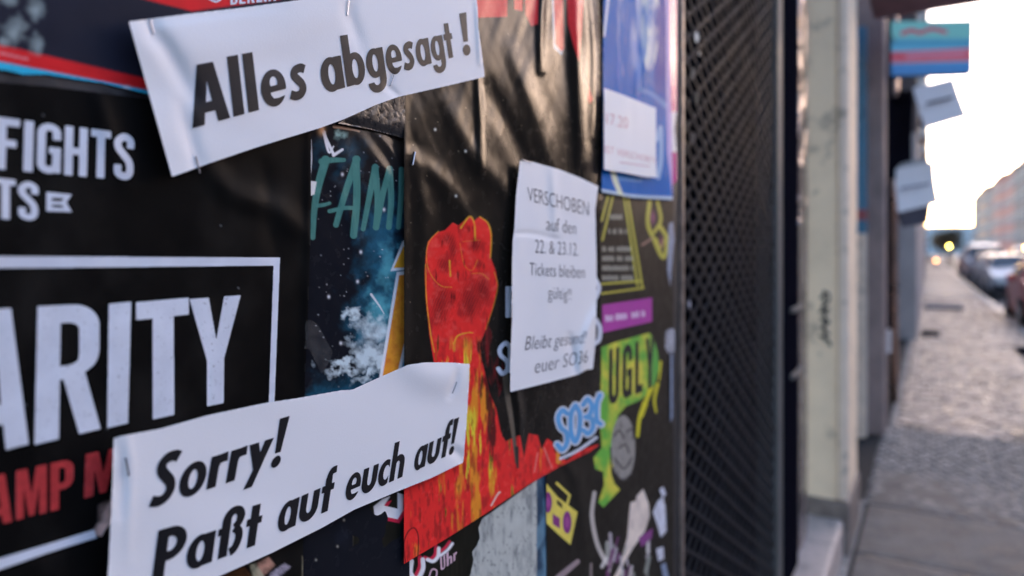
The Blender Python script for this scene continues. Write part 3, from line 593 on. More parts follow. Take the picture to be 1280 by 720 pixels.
wp = cv.poly([(788,628),(795,626),(796,620),(804,611),(811,630),(812,645),(806,664),(792,684),(780,704),(768,740),(758,745),(764,728),(776,704),(779,690),(784,672),(786,650)]); cv.paint(wp, alb(185,175,180)); cv.paint(wp * sm(fbm(cv.X / 8, cv.Y / 14, 3, 61) * 2 - .8), alb(150,140,148), .7)
cv.paint(cv.poly([(798,672),(816,660),(815,672),(802,684)]), alb(105,55,115))
for k in range(26): x = RNG.uniform(752, 815); y = RNG.uniform(684, 740); cv.paint(cv.stroke([(x, y), (x + RNG.uniform(-3, 6), y - RNG.uniform(6, 22))], RNG.uniform(2, 5)), alb(*[(150,145,165), (180,178,190), (95,55,100), (120,125,130)][k % 4]), .8)
cv.paint(cv.stroke([(698,722),(722,702)], 8, 6), alb(125,112,125)); cv.paint(cv.stroke([(738,735),(739,705)], 3), alb(130,120,130), .7)
keep(sheet('sheet', cv, e_ugly, SATIN, color=True), p6)
cs = Cv(755, 415, 825, 515, .5); letter(cs, 'UGLY', CN, [(761,507),(818,483),(818,421),(762,437)], gap=.16)
keep(sheet('lettering', cs, e_ugly, TONER, lift=.0006), p6)

# --- glossy black poster with the fist
p4 = empty('poster', P(620, 300).tolist(), label='glossy black rippled poster with a raised red fist rising out of flames', cat='poster', group='layered concert posters on the wall')
cv = Cv(500, -70, 765, 715, .8, alb(22, 20, 20)); cv.add(cv.poly([(505,-70),(757,-70),(756,60),(755,160),(753,240),(750,300),(750,555),(737,565),(700,583),(660,606),(610,640),(560,672),(505,705),(505,400)]))
g = fbm(cv.X / 40, cv.Y / 60, 4, 71); cv.paint(sm(g * 1.6 - .6), alb(30, 27, 27), .6)
for k in range(60): cv.paint(cv.blob(RNG.uniform(508,748), RNG.uniform(0,560), *(RNG.uniform(.4,.9,2))), alb(170,160,150), RNG.uniform(.2,.8))
for x, y in ((582,189),(570,245),(544,162)): cv.paint(cv.blob(x, y, 1.3, 1.5), alb(225,215,200))
rd = alb(185, 45, 52)
for q in ([(592,-70),(635,-70),(634,21),(597,22)], [(641,-70),(656,-70),(653,14),(643,12)], [(655,-70),(674,-70),(672,30),(664,33),(657,18)], [(706,-70),(733,-70),(727,40),(724,78),(718,60),(710,30)], [(728,84),(741,125),(737,130),(731,112)], [(745,-70),(756,-70),(755,-10),(748,-5)]): cv.paint(cv.poly(q), rd)
cv.paint(cv.poly([(688,-70),(701,-70),(704,62),(702,69),(692,60)]), alb(170,180,200)); cv.paint(cv.poly([(690,-70),(702,-70),(705,60),(702,65),(694,55)]), rd)
fist = [(532.5,315.6),(535,302),(546,290.5),(556,288),(566,278),(573,282),(587,270.5),(593,276),(600,270.5),(608,277),(615,293),(613,321),(620,340.5),(622,357),(616,385),(606,415),(600,430),(601,445),(607,470),(612,492),(620,510),(626,540),(632,552),(640,548),(650,544),(655,572),(661,542),(672,544),(677,562),(684,548),(690,552),(694,566),(700,572),(709,576),(722,564),(733,560),(745,556),(755,556),(755,720),(500,720),(500,600),(508,590),(560,520),(546,480),(543,456),(537,420),(532,372),(531,341)]
fm = cv.poly(fist); cv.paint(fm, alb(192, 40, 42))
g = fbm(cv.X / 7, cv.Y / 9, 4, 73); hatch = .5 + .5 * np.sin((cv.X * 1.5 + cv.Y * .6) * 1.3 + 5 * g)
for bx, by, rx, ry in ((553,371,12,20),(548,392,12,18),(556,331,9,12),(592,368,20,20),(605,360,10,22),(566,311,5,16),(596,306,9,9),(586,385,14,14),(558,298,9,8),(598,330,6,6)):
    cv.paint(fm * sm(cv.blob(bx, by, rx, ry) * (.65 + .6 * hatch * g * 2) - .16), alb(80, 24, 28), .8)
cv.paint(fm * sm((fbm(cv.X / 5, cv.Y / 12, 4, 74) - .55) * 4), alb(125, 30, 36), .55); cv.paint(fm * sm((fbm(cv.X / 8, cv.Y / 8, 3, 79) - .6) * 5) * (cv.Y < 440), alb(205, 70, 70), .5)
yl = alb(205, 140, 45)
for pts, a, b, k in (([(548,289),(537,301),(533,316),(535,335),(543,350),(553,358),(565,359)], 1.6, 1, .8), ([(562,326),(563,345)], 3.2, 3, .9), ([(576,285),(587,270.5),(593,280),(594,300)], 3.2, 3, 1), ([(600,271),(610,279),(614,295),(613,322)], 2.4, 2.4, 1), ([(618,340),(622,358),(616,385),(607,412)], 1.4, 1, .7),
                     ([(532,330),(533,372),(538,415),(543,440)], 1.6, 2.6, .9), ([(567,430),(572,420),(584,416),(591,416)], 3, 2.2, 1), ([(575,304),(580,330),(590,338),(597,325)], 1, 1, .6), ([(590,342),(602,342),(611,349)], 1, 1, .7), ([(578,302),(600,300)], 1, 1, .4)):
    cv.paint(cv.stroke(pts, a * .6, b * .6) * np.clip(.35 + 1.1 * fbm(cv.X / 3, cv.Y / 5, 3, 90), 0, 1), yl, k)
fy = sm((cv.Y - 418) / 40); n1 = fbm(cv.X / 7, cv.Y / 48, 4, 75); n2 = fbm(cv.X / 4, cv.Y / 30, 4, 76)
mid = np.exp(-((cv.X - 580 - (cv.Y - 440) * .12) / (26 + (cv.Y - 430).clip(0) * .10)) ** 2) * (1 - .55 * sm((cv.Y - 520) / 120))
cv.paint(fm * fy * sm((n1 + mid * .30 - .72) * 7), alb(215, 120, 40), .9); cv.paint(fm * fy * sm((n2 + mid * .30 - .80) * 9), alb(220, 175, 55), .95)
dk = np.exp(-((cv.X - 606 - (cv.Y - 460) * .12) / 11) ** 2) * sm((cv.Y - 400) / 30) * sm((590 - cv.Y) / 40)
cv.paint(fm * sm((n2 + dk * .4 - .72) * 8), alb(42, 20, 22), .9); cv.paint(fm * fy * sm((fbm(cv.X / 5, cv.Y / 20, 4, 77) - .62) * 8), alb(110, 28, 30), .6)
cv.paint(cv.poly([(610,405),(622,430),(634,470),(622,500),(608,470),(602,430)]) * sm(n2 * 2.5 - 1), alb(120, 25, 35), .7)
cv.paint(cv.stroke([(632,470),(634,492),(640,530),(646,578)], 8, 4), alb(84, 76, 72)); cv.paint(cv.stroke([(627,500),(629,545)], 6, 3), alb(25,22,22)); cv.paint(cv.stroke([(646,560),(647,584)], 5, 3), alb(52,48,48))
cv.paint(cv.stroke([(698,577),(697,560)], 6, 3), alb(220,120,50))
cv.paint(cv.stroke([(507,706),(505,680),(510,665),(518,660),(523,672),(522,700)], 1.4), alb(60,20,25)); cv.paint(cv.stroke([(614,632),(622,618),(625,615)], 1.6), alb(225,190,195), .8)
for pts in ([(680,560),(690,585)], [(672,566),(668,590)]): cv.paint(cv.stroke(pts, 1.2), alb(235,150,150), .5)
keep(sheet('sheet', cv, e_fist, GLOSS, color=True), p4)
cs = Cv(618, 340, 756, 480, .6)
letter(cs, 'F', CN, [(632,397),(650,397),(650,358),(632,358)]); keep(sheet('white_letter', cs, e_fist, INKW2, lift=.0006), p4); cs = Cv(618, 340, 756, 480, .6); cs.add(cs.stroke([(638,434),(632,429),(625,436),(626,444),(634,452),(634,462),(628,467),(623,461)], 5.5)); cs.add(cs.poly([(635,430),(650,430),(650,466),(635,466)]))
keep(sheet('white_letter', cs, e_fist, INKW2, lift=.0006), p4); cs = Cv(618, 340, 756, 480, .6); cs.add(cs.stroke([(745,350),(749,360),(745,372)], 5)); keep(sheet('white_letter', cs, e_fist, INKW2, lift=.0006), p4); cs = Cv(618, 340, 756, 480, .6); cs.add(cs.stroke([(745,400),(750,410),(749,424),(744,429)], 5.5))
keep(sheet('white_letter', cs, e_fist, INKW2, lift=.0006), p4)
cs = Cv(688, 485, 758, 580, .5); SOC = Cv(688, 485, 758, 580, .5)
so_str = [[(709,517),(703,513),(698,522),(701,534),(708,541),(709,553),(703,562),(697,556)], [(719,507),(714,518),(714,540),(719,552),(724,540),(725,518),(720,507)], [(729,506),(735,499),(740,508),(737,519),(732,521)], [(732,521),(740,524),(741,535),(735,542),(730,538)], [(750,494),(746,505),(746,525),(751,530)]]
for s_ in so_str: cs.add(cs.stroke(s_, 10.5)); SOC.add(SOC.stroke(s_, 5.8))
cs.add(cs.stroke([(701,573),(722,563),(745,547)], 4))
for x in np.arange(703, 745, 3.2): cs.sub(cs.stroke([(x, 575 - (x - 701) * .6), (x + .5, 569 - (x - 701) * .6)], .8, cat=False) * .8)
ex = over(e_fist, e_ugly, gap=.0003)
keep(sheet('logo_outline', cs, ex, INKW2, lift=.0005), p4); keep(sheet('logo_lettering', SOC, ex, mat('sky_blue_ink', (.10,.36,.66), rough=.4, var=.1), lift=.0009), p4)
keep(staple(None, e_fist, (519,190), (516,206), w=.0008, lift=.0012), p4)

# --- blue poster at the right with its own note
p7 = empty('poster', P(800, 110).tolist(), label='blue poster with a white blotched picture near the gate, a magenta strip along its edge', cat='poster', group='layered concert posters on the wall')
cv = Cv(745, -80, 860, 265, .75, alb(0, 82, 165)); cv.add(cv.poly([(755,-80),(835,-80),(838,100),(841,250),(825,249),(790,247),(752,240),(753,200)]))
cv.paint(sm((cv.X - 815) / 6) * sm((150 - cv.Y) / 60), alb(24, 44, 140)); st = fbm(cv.X / 5, cv.Y / 60, 4, 81)
cv.paint(cv.poly(E_(796, 20, 26, 100)) * sm((st - .42) * 4), alb(165, 172, 205), .8); cv.paint(cv.poly(E_(812, 20, 12, 70)) * sm((fbm(cv.X / 6, cv.Y / 26, 3, 83) - .25) * 3), alb(200, 198, 200), .8)
cv.paint(cv.poly(E_(790, 90, 22, 40)) * sm((st - .5) * 4), alb(90, 110, 185), .7); cv.paint(cv.stroke([(762,-20),(758,20),(755,45)], 3), alb(220,225,235)); cv.paint(cv.stroke([(800,112),(815,118),(832,132)], 6), alb(90,130,190), .7)
cv.paint(cv.stroke([(821,175),(826,160),(826,200),(823,222)], 5), alb(140,165,205), .8); cv.paint(cv.stroke([(752,238),(790,245),(841,248)], 4), alb(175,195,215), .8); cv.paint(cv.stroke([(768,222),(800,225)], 6), alb(95,140,195), .5)
cv.paint(cv.stroke([(766,214),(770,228),(776,243)], 7, 6), alb(235,190,180)); cv.paint(cv.poly([(831,-80),(838,-80),(841,250),(834,190)]), alb(170,150,205), .8)
keep(sheet('sheet', cv, e_blue, mat('blue_poster_print', attr=True, rough=.45, spec=.02, var=.05, scale=90, bump=.03, bscale=120), color=True), p7)
cv = Cv(825, -80, 860, 240, .75, alb(150, 40, 120)); cv.add(cv.poly([(837,-80),(846,-80),(846,140),(843,160),(846,190),(846,225),(841,232),(837,215),(838,190),(836,150)])); cv.paint(cv.poly([(830,140),(850,140),(846,190),(835,190)]), alb(185,190,215), .9)
tag(sheet('magenta_strip', cv, lambda x, y: e_blue(x, y) * .3 + .002, GLOSS, color=True), 'narrow magenta poster strip left showing behind the blue poster by the gate', 'poster', 'layered concert posters on the wall')
cv = Cv(745, 100, 830, 232, .7); cv.add(cv.poly([(755,110),(775,117),(800,127),(820,135),(820,180),(821,222),(805,221),(780,216),(755,212)]))
nt_ = empty('paper_notice', P(788, 165).tolist(), label='small white sheet with faint red print stapled over the blue poster', cat='notice', group='white paper notices stapled over the posters')
keep(sheet('sheet', cv, e_note, PAPER), nt_)
cs = Cv(752, 130, 822, 212, .5); sans(cs, '17.20', [(758,155),(785,161),(785,146),(758,140)], thin=-.01)
sans(cs, 'IST VERSCHOBEN', [(756,191),(819,204),(819,196),(756,181)]); cs.add(cs.stroke([(775,203),(812,208)], 1))
keep(sheet('lettering', cs, e_note, mat('faded_red_ink', (.55,.28,.32), rough=.5, var=.2), lift=.0006), nt_)
# stickers and scraps by the corner
STK = mat('sticker_paper', (.62,.64,.70), rough=.45, var=.25, scale=80)
STB = mat('sticker_blue_paper', (.20,.26,.36), rough=.45, var=.35, scale=90)
eS = over(e_ugly, gap=.002)
for i, (q, m_, lb) in enumerate((([(832,414),(838,410),(843,412),(843,440),(836,442),(831,434)], STK, 'white rounded sticker scrap on the wall corner right of the word UGLY'),
    ([(836,280),(841,277),(843,300),(840,330),(838,360),(834,338)], STB, 'pale blue paper remnant hanging along the wall corner below the blue poster'),
    ([(822,626),(829,620),(832,636),(833,664),(826,672),(821,655),(816,640)], STK, 'torn white label on the wall corner beside the pale brush splash'),
    ([(820,686),(829,683),(830,698),(823,702)], STK, 'small square white label near the bottom of the wall corner'),
    ([(826,706),(832,703),(838,730),(832,738)], STB, 'grey blue scrap of paper lowest on the wall corner'),
    ([(838,442),(841,442),(841,520),(838,530)], STB, 'thin bluish strip of paper running down under the rounded sticker'),
    ([(824,612),(829,608),(833,618),(828,622)], STK, 'tiny white paper fleck above the torn label on the corner'))):
    o = quick('sticker', q, eS, m_, step=.7, pad=3, lift=.0005 * i); tag(o, lb, 'sticker', 'stickers on the wall corner')

# ================================================================ wall, gate, door jamb
def ST_of(px, x=0.0):                          # distance along the street of a photo column, on the plane at x
    d = D0 - x; return d * L2 / (FPX * (VPX - px)) - d * K / FPX
BLACKP = mat('black_painted_metal', (.018,.018,.022), rough=.35, spec=.5, var=.2, scale=8, bump=.15, bscale=60)
wallm = mat('black_painted_board', (.016,.016,.018), rough=.5, var=.3, scale=14, bump=.3, bscale=90)
yE = float(ST_of(849))
tag(box('wall', -.30, -.0006, -2.5, yE, -.02, 3.1, wallm), kind='structure')
COPPER = mat('worn_edge_metal', (.20,.15,.12), rough=.5, metal=.2, var=.35, scale=25, bump=.4, bscale=40)
o = box('corner_strip', -.03, .006, yE + .002, yE + .018, .1, 3.1, COPPER, bev=.002)
tag(o, 'worn metal strip running up the corner of the poster wall beside the gate', 'corner strip')
# lattice gate
y0g, y1g = yE + .022, float(ST_of(971.5, -.012))
gate = empty('lattice_gate', (-.06, (y0g + y1g) / 2, .1), label='closed dark metal lattice gate between the poster wall and the black door post', cat='gate')
o = box('back_panel', -.075, -.070, y0g - .02, y1g, .02, 3.1, mat('gate_back', (.004,.004,.005), rough=1, spec=0, var=.4, scale=10)); keep(o, gate)
GM = mat('gate_bar_metal', (.024,.024,.027), rough=.7, metal=.0, spec=.04, var=.35, scale=20, bump=.3, bscale=120)
z0g, z1g = .12, 3.0; pitch = .050
def bar_mesh(a, b, xo):
    bm = bmesh.new(); a = Vector(a); b = Vector(b); d = (b - a).normalized(); n = Vector((0, -d.z, d.y)); w = .0064; t = .0013
    vs = [bm.verts.new(p + n * sw + Vector((st, 0, 0))) for p in (a, b) for sw, st in ((-w, -t), (w, -t), (w * .8, t), (-w * .8, t))]
    for q in ((0,1,5,4),(1,2,6,5),(2,3,7,6),(3,0,4,7),(3,2,1,0),(4,5,6,7)): bm.faces.new([vs[i] for i in q])
    bmesh.ops.recalc_face_normals(bm, faces=bm.faces); return bm
slope = .55; wdt = y1g - y0g
for fam in (1, -1):
    k = 0; c = z0g - (wdt * slope if fam == 1 else 0)
    while c < z1g + (0 if fam == 1 else wdt * slope):
        # z = c + fam*slope*(y-y0g)
        ya, yb = y0g, y1g; za, zb = c, c + fam * slope * wdt
        def yz(z): return y0g + (z - c) / (fam * slope)
        if za < z0g: ya = yz(z0g); za = z0g
        if za > z1g: ya = yz(z1g); za = z1g
        if zb < z0g: yb = yz(z0g); zb = z0g
        if zb > z1g: yb = yz(z1g); zb = z1g
        if yb - ya > .03:
            xo = -.0125 if fam == 1 else -.0110
            keep(bm_obj('lattice_bar', bar_mesh((xo + random.uniform(-.0008, .0008), ya, za), (xo + random.uniform(-.002, .002), yb, zb), xo), GM), gate)
        c += pitch; k += 1
for z in (.09, 3.0): keep(box('gate_rail', -.030, -.004, y0g, y1g, z, z + .035, GM, bev=.003), gate)
for y in (y0g + .0, y1g - .03): keep(box('gate_stile', -.032, -.002, y, y + .020, .06, 3.04, GM, bev=.003), gate)
# paper remnants wedged in the gate
SCR = [(871,47,2.6,7,(.70,.68,.6),'bright white sticker remnant stuck highest on the lattice gate edge'), (874,67,1.6,3,(.4,.38,.34),'tiny pale scrap just under the bright remnant on the gate'),
       (866,92,2.6,8,(.15,.14,.12),'beige torn paper scrap on the gate edge beside the blue poster'), (871,124,2.4,9,(.13,.12,.10),'torn beige scrap below two small ones on the gate edge'),
       (866,172,3.0,8,(.10,.09,.08),'brown paper scrap on the gate level with the small red printed sheet'), (862,380,1.6,5,(.25,.26,.3),'tiny bluish fleck on the gate edge beside the purple banner')]
for i, (px, py, w_, h_, c_, lb) in enumerate(SCR):
    rr = random.Random(i); q = [(px + w_ * (1 + rr.uniform(-.35, .35)) * math.cos(a), py + h_ * (1 + rr.uniform(-.35, .35)) * math.sin(a)) for a in np.linspace(0, 6.283, 8, endpoint=False)]
    o = quick('paper_scrap', q, lambda x, y: -.006 + .002 * wn(x, y, 4, 8), mat('scrap_%d' % i, c_, rough=.9, spec=0, var=.5, scale=90), step=.6, pad=3)
    tag(o, lb, 'paper scrap', 'scraps of paper on the gate')
# jamb
def sbox(name, pxa, pxb, xf, xb, z0, z1, m, **k): return box(name, xb, xf, float(ST_of(pxa, xf)), float(ST_of(pxb, xf)), z0, z1, m, **k)
GREYM = mat('grey_aluminium', (.10,.10,.095), rough=.6, spec=.2, metal=.0, var=.15, scale=6, bump=.1)
dp = empty('door_post', (0, 2.7, .16), label='black door post with a grey strip between the gate and the pale pillar', cat='door post')
keep(sbox('grey_strip', 972.5, 981, .002, -.1, .16, 3.3, GREYM, bev=.003), dp)
keep(sbox('post', 981.5, 998, .010, -.12, .16, 3.3, mat('matt_black_post', (.006,.006,.010), rough=1, spec=0, var=.2, bump=.3, bscale=80), bev=.006), dp)
keep(sbox('polished_strip', 999, 1009, -.004, -.12, .16, 3.3, mat('polished_strip_metal', (.24,.20,.20), rough=.22, metal=.8, var=.25, scale=4, bump=1.0, bscale=5, rvar=.15), bev=.004), dp)
for z in (1.17, .92): keep(box('hinge', -.01, .022, 2.72, 2.98, z, z + .02, GREYM, bev=.003), dp)
STONE = mat('pale_granite', (.44,.37,.33), rough=.55, var=.15, scale=60, bump=.5, bscale=220, dirt=((.2,.18,.16), 9, .55, .5))
tag(box('door_step', -.3, .115, 1.6, 3.50, -.02, .16, STONE, bev=.012), 'pale worn stone door step under the black door post', 'step')
PLA = mat('pale_plaster', (.84,.655,.455), rough=.8, var=.10, scale=5, bump=.5, bscale=60, dirt=((.28,.23,.18), 7, .57, .6))
PLAW = mat('cream_plaster', (.78,.62,.48), rough=.75, var=.12, scale=5, bump=.5, bscale=60, dirt=((.2,.17,.13), 7, .55, .6))
pil = empty('pillar', (.04, 3.6, 0), label='pale greenish plastered pillar with black tag writing, standing beyond the black door post', cat='pillar')
bm = bmesh.new(); prof = [(-.30,3.515),(.082,3.515),(.128,3.575),(.128,4.05),(-.3,4.05)]
lo = [bm.verts.new((x, y, .24)) for x, y in prof]; hi = [bm.verts.new((x, y, 3.6)) for x, y in prof]; n = len(prof)
for i in range(n): bm.faces.new((lo[i], lo[(i+1)%n], hi[(i+1)%n], hi[i]))
bm.faces.new(lo[::-1]); bm.faces.new(hi); keep(bm_obj('shaft', bm, PLA), pil)
keep(box('plinth', -.3, .14, 3.50, 4.06, -.02, .24, mat('brown_stone', (.17,.135,.115), rough=.7, var=.3, scale=20, bump=.5, bscale=80), bev=.01), pil)
keep(box('corner_bead', .086, .134, 3.50, 3.53, .24, 3.6, PLAW, bev=.012), pil)
# tag writing on the pillar
cs = Cv(1014, 355, 1044, 440, .8)
for pts in ([(1026,372),(1034,366),(1036,376),(1028,384),(1034,392)], [(1024,390),(1036,386)], [(1026,398),(1036,402),(1028,410),(1036,418)], [(1024,420),(1034,424),(1038,432)], [(1030,364),(1031,425)]): cs.add(cs.stroke(pts, 3.2))
V, T = ms(cs.M, cs.x0, cs.y0, cs.st)
def on_front(V, yf):      # photo pixel -> plane y = yf
    u = (V[:, 0] - 640) / FPX; dirx = -math.sin(YAW) + math.cos(YAW) * u; diry = math.cos(YAW) + math.sin(YAW) * u; z = yf / diry
    return np.stack([D0 + z * dirx, np.full_like(z, yf), HC + (HY - V[:, 1]) / FPX * z], 1)
keep(link('tag_writing', tri_mesh('tag', on_front(V, 3.512), T[:, ::-1] if False else T), mat('black_spray', (.03,.03,.03), rough=.6)), pil)
# facade parts further along
BLUE = mat('blue_enamel', (.035,.17,.28), rough=.35, var=.15, scale=8); MAUVE = mat('mauve_plaster', (.25,.19,.175), rough=.7, spec=.2, var=.2, scale=6, bump=.4, bscale=50)
cb = empty('shop_column', (0, 5.8, 0), label='narrow shop column, blue enamel above and cream below with a red band', cat='column')
keep(box('blue_panel', -.10, .052, 5.76, 5.9, 1.72, 3.1, BLUE), cb); keep(box('red_band', -.10, .054, 5.758, 5.9, 1.64, 1.72, mat('red_enamel', (.3,.06,.07), rough=.4)), cb)
keep(box('blue_base', -.10, .052, 5.76, 5.9, 1.54, 1.64, BLUE), cb); keep(box('cream_shaft', -.10, .05, 5.76, 5.9, 0, 1.54, PLAW), cb)
o = box('wall_pier', -.1, .166, 5.92, 6.3, -.01, 3.4, MAUVE, bev=.01); tag(o, 'slim mauve grey wall pier right behind the blue and cream column', 'pier')
pp = empty('downpipe', (.2, 6.6, 0), label='vertical metal downpipe catching warm light behind the mauve pier', cat='pipe')
bm = bmesh.new(); bm_cyl(bm, (.175, 7.3, 0), (.175, 7.3, 3.6), .04, n=16); keep(bm_obj('pipe', bm, mat('copper_pipe', (.45,.30,.24), rough=.3, metal=.8, var=.3, scale=5), smooth=True), pp)
for z in (.6, 1.9, 3.1): keep(box('bracket', 0, .18, 7.28, 7.32, z, z + .03, BLACKP), pp)
o = box('dark_shopfront', -.8, -.02, 4.05, 12.6, 0, 3.3, mat('dark_shop_glass', (.015,.016,.018), rough=.12, spec=.6, var=.2)); tag(o, 'dark glazed shopfront set back between the pillars', 'shopfront')
# own-side buildings
FAC = [mat('facade_%d' % i, c, rough=.8, var=.10, scale=1.5, bump=.3, bscale=20) for i, c in enumerate([(.46,.21,.17),(.27,.19,.17),(.44,.18,.15),(.19,.155,.15),(.46,.29,.20),(.36,.13,.10)])]
WIN = mat('window_glass', (.03,.035,.04), rough=.08, spec=.6, var=.2); FRM = mat('window_frame_paint', (.5,.5,.48), rough=.5)
ROOF = mat('roof_tiles', (.16,.09,.07), rough=.7, var=.2, scale=3)
def win_mesh(w, h):
    bm = bmesh.new(); bm_box(bm, 0, .04, -w / 2, w / 2, 0, h); me = bpy.data.meshes.new('window'); bm.to_mesh(me); bm.free(); me.materials.append(WIN); return me
def frm_mesh(w, h):
    bm = bmesh.new()
    for a in ((-w/2-.12, -w/2, -.1, h+.12), (w/2, w/2+.12, -.1, h+.12)): bm_box(bm, 0, .09, a[0], a[1], a[2], a[3])
    bm_box(bm, 0, .09, -w/2, w/2, h, h+.12); bm_box(bm, 0, .16, -w/2, w/2, -.1, 0); bm_box(bm, .04, .06, -.03, .03, 0, h); bm_box(bm, .04, .06, -w/2, -.03, h*.66, h*.66+.06); bm_box(bm, .04, .06, .03, w/2, h*.66, h*.66+.06)
    me = bpy.data.meshes.new('window_frame'); bm.to_mesh(me); bm.free(); me.materials.append(FRM); return me
WM, FM = win_mesh(1.1, 1.9), frm_mesh(1.1, 1.9)
def building(xf, side, y0, y1, H, m, label, cat='building', zb=0.0, rows=5, group=None, wins=True, step=2.6):
    """side=+1: facade faces +X, at x=xf"""
    b = empty('apartment_building', (xf, (y0 + y1) / 2, zb), label=label, cat=cat, group=group)
    xa, xb = (xf - 11, xf) if side > 0 else (xf, xf + 11)
    keep(box('wall', xa, xb, y0, y1, zb - .1 if side < 0 else zb + 3.3, H, m), b)
    bm = bmesh.new(); e = .35; x0, x1 = xa - e, xb + e; xm = (x0 + x1) / 2
    v = [bm.verts.new(p) for p in ((x0,y0,H),(x1,y0,H),(x1,y1,H),(x0,y1,H),(xm,y0,H+1.2),(xm,y1,H+1.2))]
    for q in ((0,1,4),(1,2,5,4),(2,3,5),(3,0,4,5),(3,2,1,0)): bm.faces.new([v[i] for i in q])
    keep(bm_obj('roof', bm, ROOF), b)
    xc0, xc1 = (xf, xf + .3) if side > 0 else (xf - .3, xf)
    keep(box('cornice', xc0, xc1, y0 + .02, y1 - .02, H - .5, H - .1, m), b)
    if wins:
        fl = (H - 3.6) / rows
        n = int((y1 - y0 - 1) / step); off = (y1 - y0 - n * step) / 2 + step / 2
        for r in range(rows):
            for k in range(n):
                w = bpy.data.objects.new('window', WM); COL.objects.link(w); w.location = (xf + (.0 if side > 0 else 0), y0 + off + k * step, zb + 3.9 + r * fl); w.rotation_euler = (0, 0, 0 if side > 0 else math.pi)
                keep(w, b); f = bpy.data.objects.new('window_frame', FM); COL.objects.link(f); f.parent = w
    return b
b = building(-.02, 1, -6, 12.6, 18, FAC[1], 'tall apartment house above the poster wall and shopfront', wins=False)
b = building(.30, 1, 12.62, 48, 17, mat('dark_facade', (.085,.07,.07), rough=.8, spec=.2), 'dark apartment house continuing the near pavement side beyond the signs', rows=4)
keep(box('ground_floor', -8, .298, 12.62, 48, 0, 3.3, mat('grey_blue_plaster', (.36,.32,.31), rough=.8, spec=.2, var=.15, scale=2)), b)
b = building(.12, 1, 48.1, 130, 16, FAC[4], 'far cream apartment house farthest along the near pavement', rows=4)
keep(box('ground_floor', -8, .118, 48.1, 130, 0, 3.3, FAC[0]), b)
o = box('black_panel', .10, .188, 6.31, 6.5, .78, 3.4, mat('matt_black_post')); tag(o, 'narrow black panel strip hanging beside the mauve pier over a white box', 'panel')
tag(box('wall_box', .10, .19, 6.31, 6.45, .58, .76, mat('white_box_paint', (.62,.58,.58), rough=.6)), 'small white box fixed under the narrow black panel beyond the mauve pier', 'box')
tag(box('drain_cover', .35, .62, 13.2, 13.9, .004, .035, mat('matt_black_post')), 'small dark drain cover near the shopfront wall on the pavement', 'drain cover')

# awning, hanging sign, notes, lantern
o = box('awning', .13, .92, 4.75, 5.3, 2.99, 3.3, mat('red_awning_cloth', (.42,.22,.23), rough=.7, var=.2, scale=10), bev=.02); tag(o, 'dull red awning box projecting high over the pavement above the blue sign', 'awning')
def slab_px(name, corners, z, thick, m, bend=0.0, parent=None, n=6):
    """a panel hanging in the street, outline given by four photo corners TL TR BR BL at depth z"""
    tl, tr, br, bl = [CAMP(*c, zz) for c, zz in zip(corners, z if isinstance(z, (list, tuple)) else [z] * 4)]
    nrm = (tr - tl).cross(bl - tl).normalized(); bm = bmesh.new(); g = {}
    for s in (0, 1):
        for j in range(n + 1):
            for i in range(n + 1):
                u, v = i / n, j / n; p = (tl * (1 - u) + tr * u) * (1 - v) + (bl * (1 - u) + br * u) * v
                g[s, j, i] = bm.verts.new(p + nrm * (bend * (math.sin(u * 3.14) + .5 * math.sin(v * 4)) + s * thick))
    for s in (0, 1):
        for j in range(n):
            for i in range(n):
                q = [g[s,j,i], g[s,j,i+1], g[s,j+1,i+1], g[s,j+1,i]]; bm.faces.new(q[::-1] if s == 0 else q)
    for i in range(n):
        bm.faces.new((g[0,0,i], g[0,0,i+1], g[1,0,i+1], g[1,0,i])); bm.faces.new((g[1,n,i], g[1,n,i+1], g[0,n,i+1], g[0,n,i]))
        bm.faces.new((g[1,i,0], g[1,i+1,0], g[0,i+1,0], g[0,i,0])); bm.faces.new((g[0,i,n], g[0,i+1,n], g[1,i+1,n], g[1,i,n]))
    bmesh.ops.recalc_face_normals(bm, faces=bm.faces); o = bm_obj(name, bm, m)
    if parent: keep(o, parent)
    return o
ZS = 6.0
sg = empty('hanging_sign', CAMP(1153, 60, ZS), label='light blue shop sign with a red and white band hanging out over the pavement', cat='sign')
slab_px('sign_board', [(1096,27),(1216,25),(1215,92),(1096,96)], [6.05,5.95,5.95,6.05], .09, mat('sign_edge', (.10,.16,.2), rough=.5), parent=sg)
cv = Cv(1095, 24, 1218, 97, 1, alb(96, 160, 165)); cv.add(cv.poly([(1096.5,27.5),(1215.5,25.5),(1214.5,91.5),(1096.5,95.5)]))
cv.paint(sm((cv.Y - 46) / 6), alb(45, 125, 165)); cv.paint(sm((cv.Y - 56) / 4), alb(75, 150, 185)); cv.paint(cv.poly([(1090,66),(1215,60),(1215,76),(1090,80)]), alb(185, 80, 100)); cv.paint(sm((cv.Y - 80 + (cv.X - 1097) * .03) / 3), alb(50, 115, 180))
cv.paint(cv.stroke([(1128,42),(1140,38),(1150,41),(1165,36),(1182,40)], 5), alb(165, 25, 60), 1); cv.paint(cv.stroke([(1105,54),(1112,44),(1118,52)], 4), alb(40,80,80), .7); cv.paint(cv.stroke([(1100,73),(1122,70),(1128,72)], 7), alb(190, 40, 60), .8); cv.paint(cv.stroke([(1135,70),(1150,68),(1175,68),(1205,66)], 3), alb(170,120,160), .7)
V, T = ms(cv.M, cv.x0, cv.y0, cv.st)
zz = 6.05 - .10 * (V[:, 0] - 1097) / 113 - .03
pts = np.array([CAMP(a, b_, c_)[:] for (a, b_), c_ in zip(V, zz)])
